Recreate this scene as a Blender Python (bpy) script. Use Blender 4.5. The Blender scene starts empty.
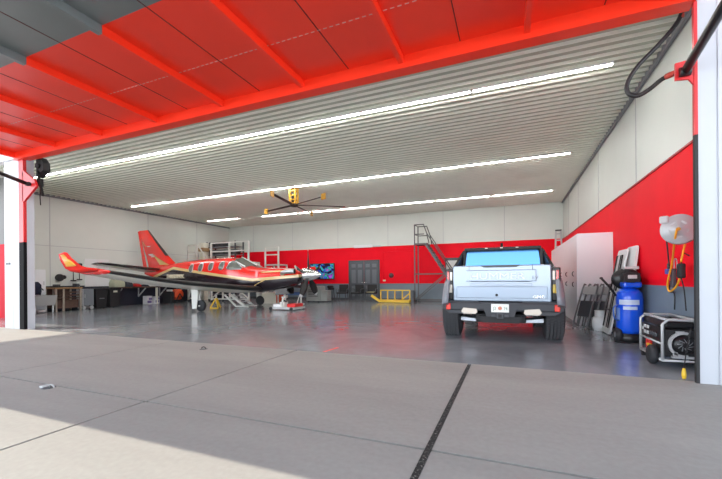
import bpy, bmesh, math, random
from mathutils import Vector, Matrix
random.seed(7)
C = bpy.context.scene.collection
R = math.radians
PI = math.pi

# ------------------------------------------------------------------ camera
cam_data = bpy.data.cameras.new('camera')
cam = bpy.data.objects.new('camera', cam_data)
C.objects.link(cam)
YAW, ROLL = 0.391, -0.008
cam_data.sensor_fit = 'HORIZONTAL'
cam_data.sensor_width = 36.0
cam_data.lens = 364.09 / 722 * 36
cam_data.shift_x = -0.32 / 722
cam_data.shift_y = 39.77 / 722
cam_data.clip_start = 0.05
cam_data.clip_end = 300
cam.matrix_world = (Matrix.Translation((0, 0, 1.18)) @ Matrix.Rotation(YAW, 4, 'Z')
                    @ Matrix.Rotation(PI / 2, 4, 'X') @ Matrix.Rotation(ROLL, 4, 'Z'))
bpy.context.scene.camera = cam

# ------------------------------------------------------------------ world, sun, exposure
world = bpy.data.worlds.new('sky')
bpy.context.scene.world = world
world.use_nodes = True
wn = world.node_tree.nodes
wl = world.node_tree.links
wn.clear()
w_out = wn.new('ShaderNodeOutputWorld')
w_bg = wn.new('ShaderNodeBackground')
w_tc = wn.new('ShaderNodeTexCoord')
w_sep = wn.new('ShaderNodeSeparateXYZ')
w_ramp = wn.new('ShaderNodeValToRGB')
w_ramp.color_ramp.elements[0].position = 0.0
w_ramp.color_ramp.elements[0].color = (4.8, 5.0, 5.2, 1)
w_ramp.color_ramp.elements[1].position = 0.55
w_ramp.color_ramp.elements[1].color = (0.36, 0.46, 0.60, 1)
e = w_ramp.color_ramp.elements.new(0.20)
e.color = (2.3, 2.55, 2.85, 1)
wl.new(w_tc.outputs['Generated'], w_sep.inputs[0])
wl.new(w_sep.outputs['Z'], w_ramp.inputs['Fac'])
wl.new(w_ramp.outputs['Color'], w_bg.inputs['Color'])
w_bg.inputs['Strength'].default_value = 1.0
wl.new(w_bg.outputs[0], w_out.inputs[0])

sun_data = bpy.data.lights.new('sun', 'SUN')
sun_data.energy = 2.75
sun_data.angle = R(0.6)
sun_data.color = (1.0, 0.93, 0.78)
sun = bpy.data.objects.new('sun', sun_data)
C.objects.link(sun)
sun.rotation_euler = Vector((0.50, 0.225, -1.0)).to_track_quat('-Z', 'Y').to_euler()
sun.location = (-10, -8, 20)

vs = bpy.context.scene.view_settings
vs.view_transform = 'Standard'
vs.look = 'None'
vs.gamma = 1.0
vs.exposure = 0.68
vs.use_curve_mapping = False
LED = 36.0

# ------------------------------------------------------------------ materials
MATS = {}


def M(name, col, rough=0.5, metal=0.0, var=0.0, scale=4.0, coat=0.0, spec=0.5, emit=0.0, bump=0.0):
    if name in MATS:
        return MATS[name]
    m = bpy.data.materials.new(name)
    m.use_nodes = True
    nt = m.node_tree
    b = nt.nodes['Principled BSDF']
    c = (col[0], col[1], col[2], 1)
    b.inputs['Base Color'].default_value = c
    b.inputs['Roughness'].default_value = rough
    b.inputs['Metallic'].default_value = metal
    b.inputs['Specular IOR Level'].default_value = spec
    b.inputs['Coat Weight'].default_value = coat
    b.inputs['Coat Roughness'].default_value = 0.05
    if emit:
        b.inputs['Emission Color'].default_value = c
        b.inputs['Emission Strength'].default_value = emit
    if var or bump:
        tc = nt.nodes.new('ShaderNodeTexCoord')
        nz = nt.nodes.new('ShaderNodeTexNoise')
        nz.inputs['Scale'].default_value = scale
        nz.inputs['Detail'].default_value = 5
        nt.links.new(tc.outputs['Object'], nz.inputs['Vector'])
        if var:
            rp = nt.nodes.new('ShaderNodeValToRGB')
            rp.color_ramp.elements[0].position = 0.3
            rp.color_ramp.elements[1].position = 0.7
            rp.color_ramp.elements[0].color = tuple(x * (1 - var) for x in col) + (1,)
            rp.color_ramp.elements[1].color = tuple(min(1, x * (1 + var)) for x in col) + (1,)
            nt.links.new(nz.outputs['Fac'], rp.inputs['Fac'])
            nt.links.new(rp.outputs['Color'], b.inputs['Base Color'])
        if bump:
            bp = nt.nodes.new('ShaderNodeBump')
            bp.inputs['Strength'].default_value = bump
            bp.inputs['Distance'].default_value = 0.01
            nt.links.new(nz.outputs['Fac'], bp.inputs['Height'])
            nt.links.new(bp.outputs['Normal'], b.inputs['Normal'])
    MATS[name] = m
    return m


WALLW = M('white_liner', (0.70, 0.73, 0.69), 0.5, var=0.02, scale=1.5)
WALLR = M('red_liner', (0.90, 0.004, 0.018), 0.55, var=0.03, scale=2.0, spec=0.12)
WALLG = M('grey_liner', (0.17, 0.215, 0.26), 0.45, var=0.05, scale=2.0)
DOORR = M('door_red', (0.95, 0.040, 0.012), 0.34, var=0.03, scale=1.2, spec=0.6)
DOORG = M('door_grey', (0.16, 0.185, 0.19), 0.40, var=0.08, scale=1.5)
CEIL = M('ceiling_rib_lit', (0.92, 0.94, 0.85), 0.45, var=0.03, scale=2)  # ceiling ribs, light falling on their faces put into the colour
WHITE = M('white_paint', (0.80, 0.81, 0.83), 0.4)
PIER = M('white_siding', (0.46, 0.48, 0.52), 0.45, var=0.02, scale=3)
BLACK = M('black_paint', (0.012, 0.012, 0.014), 0.35)
BLACKM = M('black_matte', (0.018, 0.018, 0.02), 0.7)
RUBBER = M('rubber', (0.022, 0.023, 0.027), 0.65, bump=0.2, scale=30)
DGREY = M('dark_grey', (0.06, 0.065, 0.075), 0.45)
MGREY = M('mid_grey', (0.22, 0.23, 0.25), 0.45)
LGREY = M('light_grey', (0.50, 0.51, 0.52), 0.45)
STEEL = M('brushed_steel', (0.55, 0.56, 0.57), 0.35, metal=0.8)
CHROME = M('chrome', (0.8, 0.8, 0.8), 0.15, metal=1.0)
YELLOW = M('yellow_paint', (0.80, 0.52, 0.03), 0.4)
ORANGE = M('amber_paint', (0.70, 0.36, 0.03), 0.4)
CORD = M('yellow_cord', (0.90, 0.42, 0.02), 0.5)
BLUE = M('blue_tank', (0.006, 0.10, 0.80), 0.28, coat=0.4)
NAVY = M('navy_panel', (0.018, 0.022, 0.04), 0.45)
REDP = M('red_plastic', (0.70, 0.02, 0.02), 0.4)
REDO = M('orange_red', (0.75, 0.08, 0.02), 0.4)
WOOD = M('bench_wood', (0.30, 0.17, 0.07), 0.5, var=0.25, scale=6)
WOODD = M('dark_wood', (0.10, 0.055, 0.04), 0.55, var=0.2, scale=6)
BROWN = M('cardboard', (0.38, 0.24, 0.12), 0.7)
DOORD = M('steel_door_grey', (0.075, 0.085, 0.10), 0.4)
CABW = M('cabinet_white', (0.84, 0.86, 0.89), 0.35)
SILVER = M('silver_paint', (0.27, 0.335, 0.42), 0.28, metal=0.4, coat=0.5)
GLASS_R = M('sky_reflection_glass', (0.10, 0.26, 0.50), 0.04, metal=0.9)  # blue of the reflected sky is put into the rear glass colour
GLASS_D = M('dark_glass', (0.02, 0.025, 0.03), 0.05, coat=0.5)
GLASS_W = M('plane_glass', (0.14, 0.15, 0.13), 0.06, coat=0.6)
LAMP_R = M('red_lens', (0.55, 0.01, 0.01), 0.15, coat=0.6)
LAMP_W = M('clear_lens', (0.62, 0.58, 0.50), 0.2, coat=0.6)
FANBR = M('fan_blade_bronze', (0.035, 0.022, 0.018), 0.4)
CREAM = M('plane_cream', (0.84, 0.81, 0.70), 0.35, coat=0.3)
GOLD = M('plane_gold', (0.62, 0.42, 0.15), 0.28, coat=0.5)
PRED = M('plane_red', (0.80, 0.018, 0.010), 0.2, coat=0.8)
PBLK = M('plane_black', (0.014, 0.008, 0.010), 0.22, coat=0.6)
STANDW = M('stand_white', (0.74, 0.74, 0.70), 0.45)
STAIR = M('stair_grey', (0.10, 0.10, 0.105), 0.45)


def ramp_material(name, build):
    m = bpy.data.materials.new(name)
    m.use_nodes = True
    build(m.node_tree, m.node_tree.nodes['Principled BSDF'])
    return m


def floor_nodes(nt, b):
    tc = nt.nodes.new('ShaderNodeTexCoord')
    nz = nt.nodes.new('ShaderNodeTexNoise')
    nz.inputs['Scale'].default_value = 0.9
    nz.inputs['Detail'].default_value = 8
    nz.inputs['Roughness'].default_value = 0.62
    nz.inputs['Distortion'].default_value = 1.2
    nt.links.new(tc.outputs['Object'], nz.inputs['Vector'])
    rp = nt.nodes.new('ShaderNodeValToRGB')
    rp.color_ramp.elements[0].position = 0.32
    rp.color_ramp.elements[0].color = (0.205, 0.225, 0.248, 1)
    rp.color_ramp.elements[1].position = 0.72
    rp.color_ramp.elements[1].color = (0.305, 0.325, 0.355, 1)
    nt.links.new(nz.outputs['Fac'], rp.inputs['Fac'])
    nt.links.new(rp.outputs['Color'], b.inputs['Base Color'])
    rr = nt.nodes.new('ShaderNodeMapRange')
    rr.inputs['To Min'].default_value = 0.10
    rr.inputs['To Max'].default_value = 0.24
    nt.links.new(nz.outputs['Fac'], rr.inputs['Value'])
    nt.links.new(rr.outputs['Result'], b.inputs['Roughness'])
    b.inputs['Coat Weight'].default_value = 0.05
    b.inputs['Coat Roughness'].default_value = 0.05
    b.inputs['Specular IOR Level'].default_value = 0.3
    n2 = nt.nodes.new('ShaderNodeTexNoise')
    n2.inputs['Scale'].default_value = 3.0
    nt.links.new(tc.outputs['Object'], n2.inputs['Vector'])
    bp = nt.nodes.new('ShaderNodeBump')
    bp.inputs['Strength'].default_value = 0.03
    bp.inputs['Distance'].default_value = 0.02
    nt.links.new(n2.outputs['Fac'], bp.inputs['Height'])
    nt.links.new(bp.outputs['Normal'], b.inputs['Normal'])


EPOXY = ramp_material('grey_epoxy', floor_nodes)


def concrete_nodes(nt, b):
    tc = nt.nodes.new('ShaderNodeTexCoord')
    n1 = nt.nodes.new('ShaderNodeTexNoise')
    n1.inputs['Scale'].default_value = 0.55
    n1.inputs['Detail'].default_value = 7
    n1.inputs['Roughness'].default_value = 0.6
    n2 = nt.nodes.new('ShaderNodeTexNoise')
    n2.inputs['Scale'].default_value = 22
    n2.inputs['Detail'].default_value = 4
    mp = nt.nodes.new('ShaderNodeMapping')
    mp.inputs['Scale'].default_value = (0.35, 1.6, 1)
    nt.links.new(tc.outputs['Object'], mp.inputs['Vector'])
    nt.links.new(mp.outputs['Vector'], n1.inputs['Vector'])
    nt.links.new(tc.outputs['Object'], n2.inputs['Vector'])
    rp = nt.nodes.new('ShaderNodeValToRGB')
    rp.color_ramp.elements[0].position = 0.3
    rp.color_ramp.elements[0].color = (0.320, 0.308, 0.288, 1)
    rp.color_ramp.elements[1].position = 0.7
    rp.color_ramp.elements[1].color = (0.420, 0.405, 0.378, 1)
    nt.links.new(n1.outputs['Fac'], rp.inputs['Fac'])
    mx = nt.nodes.new('ShaderNodeMix')
    mx.data_type = 'RGBA'
    mx.blend_type = 'MULTIPLY'
    mx.inputs['Factor'].default_value = 0.22
    nt.links.new(rp.outputs['Color'], mx.inputs['A'])
    nt.links.new(n2.outputs['Fac'], mx.inputs['B'])
    nt.links.new(mx.outputs['Result'], b.inputs['Base Color'])
    b.inputs['Roughness'].default_value = 0.75
    bp = nt.nodes.new('ShaderNodeBump')
    bp.inputs['Strength'].default_value = 0.12
    bp.inputs['Distance'].default_value = 0.01
    nt.links.new(n2.outputs['Fac'], bp.inputs['Height'])
    nt.links.new(bp.outputs['Normal'], b.inputs['Normal'])


CONCRETE = ramp_material('broom_concrete', concrete_nodes)


def joint_nodes(nt, b):
    tc = nt.nodes.new('ShaderNodeTexCoord')
    n = nt.nodes.new('ShaderNodeTexNoise')
    n.inputs['Scale'].default_value = 60
    nt.links.new(tc.outputs['Object'], n.inputs['Vector'])
    rp = nt.nodes.new('ShaderNodeValToRGB')
    rp.color_ramp.elements[0].position = 0.58
    rp.color_ramp.elements[0].color = (0.010, 0.010, 0.010, 1)
    rp.color_ramp.elements[1].position = 0.72
    rp.color_ramp.elements[1].color = (0.30, 0.29, 0.27, 1)
    nt.links.new(n.outputs['Fac'], rp.inputs['Fac'])
    nt.links.new(rp.outputs['Color'], b.inputs['Base Color'])
    b.inputs['Roughness'].default_value = 0.8


JOINT = ramp_material('joint_filler', joint_nodes)


def livery_nodes(nt, b):
    # red above, gold cheat line, black below; line follows the paint scheme along the body
    tc = nt.nodes.new('ShaderNodeTexCoord')
    sp = nt.nodes.new('ShaderNodeSeparateXYZ')
    nt.links.new(tc.outputs['Object'], sp.inputs[0])

    def math_(op, a, bb):
        n = nt.nodes.new('ShaderNodeMath')
        n.operation = op
        for i, v in enumerate((a, bb)):
            if isinstance(v, (int, float)):
                n.inputs[i].default_value = v
            else:
                nt.links.new(v, n.inputs[i])
        return n.outputs[0]
    x, z = sp.outputs['X'], sp.outputs['Z']
    l1 = math_('ADD', math_('MULTIPLY', x, -0.125), 1.385)
    l2 = math_('ADD', math_('MULTIPLY', x, 0.075), 1.065)
    line = math_('MINIMUM', math_('MAXIMUM', l1, l2), math_('ADD', math_('MULTIPLY', x, 0.25), 2.46))
    d = math_('SUBTRACT', z, line)
    f = math_('ADD', math_('MULTIPLY', d, 1.0), 0.5)
    rp = nt.nodes.new('ShaderNodeValToRGB')
    rp.color_ramp.interpolation = 'CONSTANT'
    rp.color_ramp.elements[0].position = 0.0
    rp.color_ramp.elements[0].color = (0.014, 0.008, 0.012, 1)
    rp.color_ramp.elements[1].position = 0.555
    rp.color_ramp.elements[1].color = (0.80, 0.018, 0.010, 1)
    g = rp.color_ramp.elements.new(0.445)
    g.color = (0.66, 0.47, 0.20, 1)
    nt.links.new(f, rp.inputs['Fac'])
    nt.links.new(rp.outputs['Color'], b.inputs['Base Color'])
    b.inputs['Roughness'].default_value = 0.22
    b.inputs['Coat Weight'].default_value = 0.8
    b.inputs['Coat Roughness'].default_value = 0.06


LIVERY = ramp_material('aircraft_livery', livery_nodes)


def screen_nodes(nt, b):
    tc = nt.nodes.new('ShaderNodeTexCoord')
    n = nt.nodes.new('ShaderNodeTexNoise')
    n.inputs['Scale'].default_value = 1.3
    n.inputs['Distortion'].default_value = 2.0
    nt.links.new(tc.outputs['Object'], n.inputs['Vector'])
    rp = nt.nodes.new('ShaderNodeValToRGB')
    cr = rp.color_ramp
    cr.elements[0].position = 0.45
    cr.elements[0].color = (0.005, 0.006, 0.012, 1)
    cr.elements[1].position = 0.72
    cr.elements[1].color = (0.30, 0.04, 0.45, 1)
    for p, c in ((0.50, (0.02, 0.05, 0.35, 1)), (0.55, (0.02, 0.28, 0.10, 1)), (0.60, (0.01, 0.02, 0.06, 1))):
        q = cr.elements.new(p)
        q.color = c
    nt.links.new(n.outputs['Fac'], rp.inputs['Fac'])
    nt.links.new(rp.outputs['Color'], b.inputs['Base Color'])
    nt.links.new(rp.outputs['Color'], b.inputs['Emission Color'])
    b.inputs['Emission Strength'].default_value = 0.8
    b.inputs['Roughness'].default_value = 0.15


SCREEN = ramp_material('television_picture', screen_nodes)
LEDM = M('led_diffuser', (1.0, 0.98, 0.92), 0.5, emit=LED)

# ------------------------------------------------------------------ mesh helpers


def NB():
    return bmesh.new()


def quadface(bm, vs_):
    try:
        return bm.faces.new(vs_)
    except ValueError:
        return None


def box(bm, x0, x1, y0, y1, z0, z1, bev=0.0, mi=0):
    vs_ = [bm.verts.new((x, y, z)) for x in (x0, x1) for y in (y0, y1) for z in (z0, z1)]
    idx = [(0, 1, 3, 2), (4, 6, 7, 5), (0, 4, 5, 1), (2, 3, 7, 6), (0, 2, 6, 4), (1, 5, 7, 3)]
    fs = [bm.faces.new([vs_[i] for i in f]) for f in idx]
    for f in fs:
        f.material_index = mi
    if bev:
        es = set(e_ for f in fs for e_ in f.edges)
        r = bmesh.ops.bevel(bm, geom=list(es), offset=bev, segments=2, affect='EDGES', profile=0.5)
        for f in r['faces']:
            f.material_index = mi
    return vs_


def frame_of(d):
    d = d.normalized()
    a = Vector((0, 0, 1)) if abs(d.z) < 0.9 else Vector((1, 0, 0))
    u = d.cross(a).normalized()
    return u, d.cross(u).normalized()


def loft(bm, rings, cap=True, mi=0, smooth=True, closed=True):
    vr = [[bm.verts.new(p) for p in r] for r in rings]
    n = len(vr[0])
    rng = n if closed else n - 1
    for a, b in zip(vr, vr[1:]):
        for i in range(rng):
            f = quadface(bm, (a[i], a[(i + 1) % n], b[(i + 1) % n], b[i]))
            if f:
                f.smooth = smooth
                f.material_index = mi
    if cap and closed:
        for r in (vr[0], vr[-1]):
            f = quadface(bm, r)
            if f:
                f.material_index = mi
    return vr


def circle(c, u, v, r, seg):
    return [Vector(c) + u * (r * math.cos(2 * PI * i / seg)) + v * (r * math.sin(2 * PI * i / seg)) for i in range(seg)]


def cyl(bm, p0, p1, r0, r1=None, seg=16, mi=0):
    p0, p1 = Vector(p0), Vector(p1)
    u, v = frame_of(p1 - p0)
    loft(bm, [circle(p0, u, v, r0, seg), circle(p1, u, v, r0 if r1 is None else r1, seg)], mi=mi)


def bar(bm, p0, p1, w, h=None, mi=0):
    """square-section bar between two points"""
    p0, p1 = Vector(p0), Vector(p1)
    h = w if h is None else h
    u, v = frame_of(p1 - p0)
    rg = [[p + u * (sx * w / 2) + v * (sy * h / 2) for sx, sy in ((-1, -1), (1, -1), (1, 1), (-1, 1))] for p in (p0, p1)]
    loft(bm, rg, smooth=False, mi=mi)


def smooth_path(pts, n=6):
    pts = [Vector(p) for p in pts]
    out = []
    for i in range(len(pts) - 1):
        p0 = pts[max(i - 1, 0)]
        p1, p2 = pts[i], pts[i + 1]
        p3 = pts[min(i + 2, len(pts) - 1)]
        for k in range(n):
            t = k / n
            out.append(0.5 * ((2 * p1) + (p2 - p0) * t + (2 * p0 - 5 * p1 + 4 * p2 - p3) * t * t + (3 * p1 - p0 - 3 * p2 + p3) * t ** 3))
    out.append(pts[-1])
    return out


def tube(bm, pts, r, seg=8, smooth=0, mi=0):
    pts = smooth_path(pts, smooth) if smooth else [Vector(p) for p in pts]
    rings = []
    u = None
    for i, p in enumerate(pts):
        d = (pts[min(i + 1, len(pts) - 1)] - pts[max(i - 1, 0)]).normalized()
        if u is None:
            u, v = frame_of(d)
        else:
            u = (u - d * u.dot(d)).normalized()
            v = d.cross(u).normalized()
        rings.append(circle(p, u, v, r, seg))
    loft(bm, rings, mi=mi)


def lathe(bm, prof, c, axis='Z', seg=24, mi=0):
    c = Vector(c)
    ax = {'X': (Vector((0, 1, 0)), Vector((0, 0, 1)), Vector((1, 0, 0))),
          'Y': (Vector((0, 0, 1)), Vector((1, 0, 0)), Vector((0, 1, 0))),
          'Z': (Vector((1, 0, 0)), Vector((0, 1, 0)), Vector((0, 0, 1)))}[axis]
    loft(bm, [circle(c + ax[2] * h, ax[0], ax[1], max(r, 0.0005), seg) for r, h in prof], mi=mi)


def prism(bm, poly, axis, a, b, mi=0):
    def P(p, t):
        if axis == 'X':
            return (t, p[0], p[1])
        if axis == 'Y':
            return (p[0], t, p[1])
        return (p[0], p[1], t)
    loft(bm, [[P(p, a) for p in poly], [P(p, b) for p in poly]], smooth=False, mi=mi)


def obj(name, bm, mat, parent=None, loc=None, bevel=0.0):
    bmesh.ops.recalc_face_normals(bm, faces=bm.faces[:])
    me = bpy.data.meshes.new(name)
    bm.to_mesh(me)
    bm.free()
    for m in (mat if isinstance(mat, (list, tuple)) else [mat]):
        me.materials.append(m)
    o = bpy.data.objects.new(name, me)
    C.objects.link(o)
    if parent is not None:
        o.parent = parent
    if loc:
        o.location = loc
    if bevel:
        mo = o.modifiers.new('bevel', 'BEVEL')
        mo.width = bevel
        mo.segments = 2
        mo.limit_method = 'ANGLE'
    return o


def thing(name, label, cat, loc=(0, 0, 0), rotz=0.0, group=None):
    o = bpy.data.objects.new(name, None)
    C.objects.link(o)
    o.empty_display_size = 0.2
    o.location = loc
    o.rotation_euler = (0, 0, rotz)
    o['label'] = label
    o['category'] = cat
    if group:
        o['group'] = group
    return o


def tag(o, label, cat, group=None):
    o['label'] = label
    o['category'] = cat
    if group:
        o['group'] = group
    return o


def struct(name, bm, mat, parent=None, label=None):
    o = obj(name, bm, mat, parent)
    if parent is None:
        o['kind'] = 'structure'
    if label:
        o['label'] = label
    return o


def dup(root, loc=None, rotz=None, label=None):
    r = root.copy()
    C.objects.link(r)
    if loc is not None:
        r.location = loc
    if rotz is not None:
        r.rotation_euler = (0, 0, rotz)
    if label:
        r['label'] = label
    for ch in list(root.children):
        c = ch.copy()
        C.objects.link(c)
        c.parent = r
        for g in list(ch.children):
            d = g.copy()
            C.objects.link(d)
            d.parent = c
    return r


def text(name, body, size, mat, loc, rot, parent, depth=0.004, sx=1.0, label=None):
    cu = bpy.data.curves.new(name, 'FONT')
    cu.body = body
    cu.size = size
    cu.extrude = depth
    cu.align_x = 'CENTER'
    cu.align_y = 'CENTER'
    t = bpy.data.objects.new(name + '_curve', cu)
    C.objects.link(t)
    dg = bpy.context.evaluated_depsgraph_get()
    dg.update()
    me = bpy.data.meshes.new_from_object(t.evaluated_get(dg))
    bpy.data.objects.remove(t)
    bpy.data.curves.remove(cu)
    me.materials.clear()
    me.materials.append(mat)
    o = bpy.data.objects.new(name, me)
    C.objects.link(o)
    o.parent = parent
    o.location = loc
    o.rotation_euler = rot
    o.scale = (sx, 1, 1)
    if label:
        o['label'] = label
    return o


ORD = ['first', 'second', 'third', 'fourth', 'fifth', 'sixth', 'seventh', 'eighth', 'ninth', 'tenth']

# ------------------------------------------------------------------ structure
XL, XR, YB, YD, ZC = -17.6, 2.25, 19.35, 5.22, 4.77
HB = 4.22            # underside of the door header

bm = NB()
box(bm, XL - 0.2, XR + 0.2, YD, YB + 0.2, -0.2, 0.0)
struct('floor', bm, EPOXY)

# concrete apron, slab by slab with open joints
bm = NB()
xs = [-0.541 + 2.787 * k for k in range(-11, 8)]
ys = [2.495 + 2.727 * k for k in range(-15, 2)]
ys[-1] = YD
for i in range(len(xs) - 1):
    for j in range(len(ys) - 1):
        gl = 0.024 if abs(xs[i] + 0.541) < 0.01 else 0.014
        gr = 0.024 if abs(xs[i + 1] + 0.541) < 0.01 else 0.014
        gt = 0.001 if j == len(ys) - 2 else 0.014
        box(bm, xs[i] + gl, xs[i + 1] - gr, ys[j] + 0.012, ys[j + 1] - gt, -0.2, 0.0)
struct('floor_apron', bm, CONCRETE)
bm = NB()
box(bm, xs[0], xs[-1], ys[0], YD, -0.25, -0.012)
struct('floor_subgrade', bm, M('joint_dirt', (0.015, 0.014, 0.013), 0.9))
bm = NB()
box(bm, -0.541 - 0.022, -0.541 + 0.022, -6, YD - 0.06, -0.011, 0.003)
struct('trim_1', bm, JOINT)


def banded_wall(name, boxes):
    b = NB()
    for (x0, x1, y0, y1, z0, z1, mi) in boxes:
        box(b, x0, x1, y0, y1, z0, z1, mi=mi)
    return struct(name, b, [WALLG, WALLR, WALLW])


# back wall, with grey wainscot, red band and white upper liner; small lap steps between bands
banded_wall('wall_back', [(XL - .2, XR + .2, YB, YB + .2, 0, 0.92, 0), (XL - .2, XR + .2, YB - .0, YB + .2, 0.92, 3.0, 1),
                          (XL - .2, XR + .2, YB + .012, YB + .2, 3.0, 5.0, 2)])
banded_wall('wall_right', [(XR, XR + .2, YD + .1, YB, 0, 1.02, 0), (XR, XR + .2, YD + .1, YB, 1.02, 2.98, 1),
                           (XR + .012, XR + .2, YD + .1, YB, 2.98, 5.0, 2)])
bm = NB()
box(bm, XL - .2, XL, 6.4, YB, 1.0, 5.0, mi=1)
box(bm, XL - .2, XL, 6.4, YB, 0, 1.0, mi=0)
struct('wall_left', bm, [NAVY, WALLW])
bm = NB()
box(bm, XL - .2, -14.55, 6.55, 6.75, 0, 2.42, mi=0)
box(bm, XL - .2, -14.55, 6.55, 6.75, 2.42, 4.6, mi=1)
box(bm, XL - .2, -14.55, 6.55, 6.75, 4.6, 5.0, mi=2)
struct('wall_alcove', bm, [M('facade_red', (0.50, 0.006, 0.02), 0.6, spec=0.1), M('facade_grey', (0.13, 0.125, 0.12), 0.6), M('facade_white', (0.45, 0.45, 0.44), 0.6)])
# liner laps and sheet seams
bm = NB()
box(bm, XL, XR, YB - .018, YB, 2.985, 3.015)
struct('trim_2', bm, WALLR)
bm = NB()
box(bm, XR - .02, XR, YD + .2, YB, 2.965, 2.995)
struct('trim_3', bm, M('dark_red_trim', (0.42, 0.008, 0.012), 0.45))
bm = NB()
box(bm, XL, XL + .012, 6.8, YB, 2.655, 2.675)
struct('trim_4', bm, LGREY)
bm = NB()
for X in (-15.6, -12.6, -9.45, -6.35, -3.3, -0.3):
    box(bm, X - .012, X + .012, YB + .004, YB + .014, 3.02, ZC)
struct('trim_5', bm, LGREY)
bm = NB()
for Y in (8.6, 11.9, 15.2, 17.6):
    box(bm, XR + .004, XR + .014, Y - .012, Y + .012, 3.0, ZC)
for Y in (9.0, 13.4, 16.6):
    box(bm, XL - .004, XL + .010, Y - .012, Y + .012, 1.0, ZC)
struct('trim_6', bm, LGREY)
bm = NB()
box(bm, XL, XR, YB - .03, YB, 0.885, 0.93)
struct('trim_7', bm, WALLG)
bm = NB()
box(bm, XR - .025, XR, YD + .2, YB, 1.0, 1.04)
box(bm, XR - .03, XR, 5.6, 9.2, 1.13, 1.16, mi=1)
struct('trim_8', bm, [WALLG, WALLR])
bm = NB()
box(bm, XL, XR, YB - .02, YB, 0, 0.1)
struct('baseboard_back', bm, DGREY)

# ribbed steel ceiling
bm = NB()
prof = []
y = YD
pitch = 0.19
while y < YB:
    prof += [(y, ZC), (y + 0.142, ZC), (y + 0.152, ZC - 0.04), (y + 0.174, ZC - 0.04)]
    y += pitch
prof.append((YB + .1, ZC))
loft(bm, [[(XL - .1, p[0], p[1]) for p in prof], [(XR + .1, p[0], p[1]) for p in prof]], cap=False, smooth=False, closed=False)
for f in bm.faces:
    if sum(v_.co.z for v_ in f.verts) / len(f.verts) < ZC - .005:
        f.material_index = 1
struct('ceiling', bm, [M('ceiling_pan_shade', (0.48, 0.51, 0.42), 0.45), CEIL])  # painted light: pans darkened as shaded flats, ribs brightened as lit faces
bm = NB()
box(bm, XL - .3, XR + 6, YD - .1, YB + .3, 5.0, 5.15)
struct('ceiling_roof_deck', bm, LGREY)
bm = NB()
box(bm, XL, XL + .05, 6.8, YB, ZC - .10, ZC)
box(bm, XR - .05, XR, YD + .2, YB, ZC - .10, ZC)
struct('trim_9', bm, MGREY)

# front wall: header over the opening, pilasters, jambs
bm = NB()
box(bm, XL - .2, XR + 6, 5.12, 5.3, HB + .05, 5.6, mi=0)
box(bm, XL - .2, XR, 5.3, 5.36, HB + .09, 5.0, mi=0)
struct('wall_front', bm, [WHITE])
bm = NB()
box(bm, -11.45, 1.90, 5.09, 5.25, HB, HB + .25, mi=0)
box(bm, -11.45, 1.90, 5.25, 5.29, HB, HB + .04, mi=0)
struct('trim_10', bm, DOORR)
bm = NB()
x = 1.915
while x < 7:
    box(bm, x, x + 0.155, 5.14, 5.21, 0, HB + .05)
    box(bm, x + 0.155, x + 0.175, 5.15, 5.21, 0, HB + .05)
    x += 0.175
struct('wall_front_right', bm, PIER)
bm = NB()
box(bm, -12.06, -11.66, 5.17, 5.38, 0, HB + .05)
box(bm, -11.65, -11.36, 5.17, 5.38, 0, HB + .05)
box(bm, -11.36, -11.17, 5.22, 5.38, 0, HB + .05)
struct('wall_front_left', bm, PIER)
bm = NB()
box(bm, -11.36, -11.165, 5.15, 5.22, 2.17, HB, mi=0)
box(bm, -11.36, -11.165, 5.15, 5.22, 0.0, 2.17, mi=1)
prism(bm, [(-11.2, 3.9), (-11.165, 3.95), (-10.70, 3.66), (-10.60, 3.50), (-10.74, 3.42), (-11.165, 3.16), (-11.2, 3.2)], 'Y', 5.15, 5.2, mi=0)
struct('trim_11', bm, [M('jamb_red', (0.60, 0.012, 0.015), 0.4), M('jamb_black', (0.006, 0.006, 0.007), 0.85, spec=.2)])
bm = NB()
box(bm, 1.885, 1.915, 5.13, 5.18, 2.75, HB, mi=0)
box(bm, 1.885, 1.915, 5.13, 5.18, 0.0, 2.75, mi=1)
prism(bm, [(1.89, 3.60), (1.72, 3.58), (1.72, 3.39), (1.84, 3.38), (1.89, 3.30)], 'Y', 5.14, 5.165, mi=0)
struct('trim_12', bm, [MATS['jamb_red'], BLACKM])
o = tag(obj('scuff_plate', (lambda b: (box(b, -11.99, -11.80, 5.158, 5.17, 1.62, 1.68), b)[1])(NB()), DGREY),
        'small dark name plate on the white left door pilaster', 'plate')

# raised hydraulic door: panel, ribs, edge frame
door = thing('door_1', 'raised red and grey hydraulic hangar door held flat overhead', 'door')
del door['label'], door['category']
door['kind'] = 'structure'
DZ = 4.40
YG, YF = 3.0, 0.97
bm = NB()
box(bm, -11.45, 1.90, YG, 5.1, DZ, DZ + .06, mi=0)
box(bm, -11.45, 1.90, YF, YG, DZ, DZ + .06, mi=1)
obj('door_panel', bm, [DOORR, DOORG], door)
ribx = [-9.75 + 1.66 * k for k in range(0, 7)]
for X in ribx:
    bm = NB()
    box(bm, X - .035, X + .035, YG, 5.09, DZ - .11, DZ, mi=0)
    box(bm, X - .035, X + .035, YF, YG, DZ - .11, DZ, mi=1)
    obj('door_rib', bm, [DOORR, DOORG], door)
bm = NB()
for X in (-11.41, 1.86):
    box(bm, X - .04, X + .04, YG, 5.09, DZ - .13, DZ, mi=0)
    box(bm, X - .04, X + .04, YF, YG, DZ - .13, DZ, mi=1)
box(bm, -11.45, 1.90, YF - .06, YF, DZ - .13, DZ + .06, mi=1)
obj('door_edge_frame', bm, [DOORR, DOORG], door)
bm = NB()
for X in [-10.58 + 1.66 * k for k in range(0, 8)]:
    box(bm, X - .006, X + .006, YF, 5.08, DZ - .004, DZ)
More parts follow.
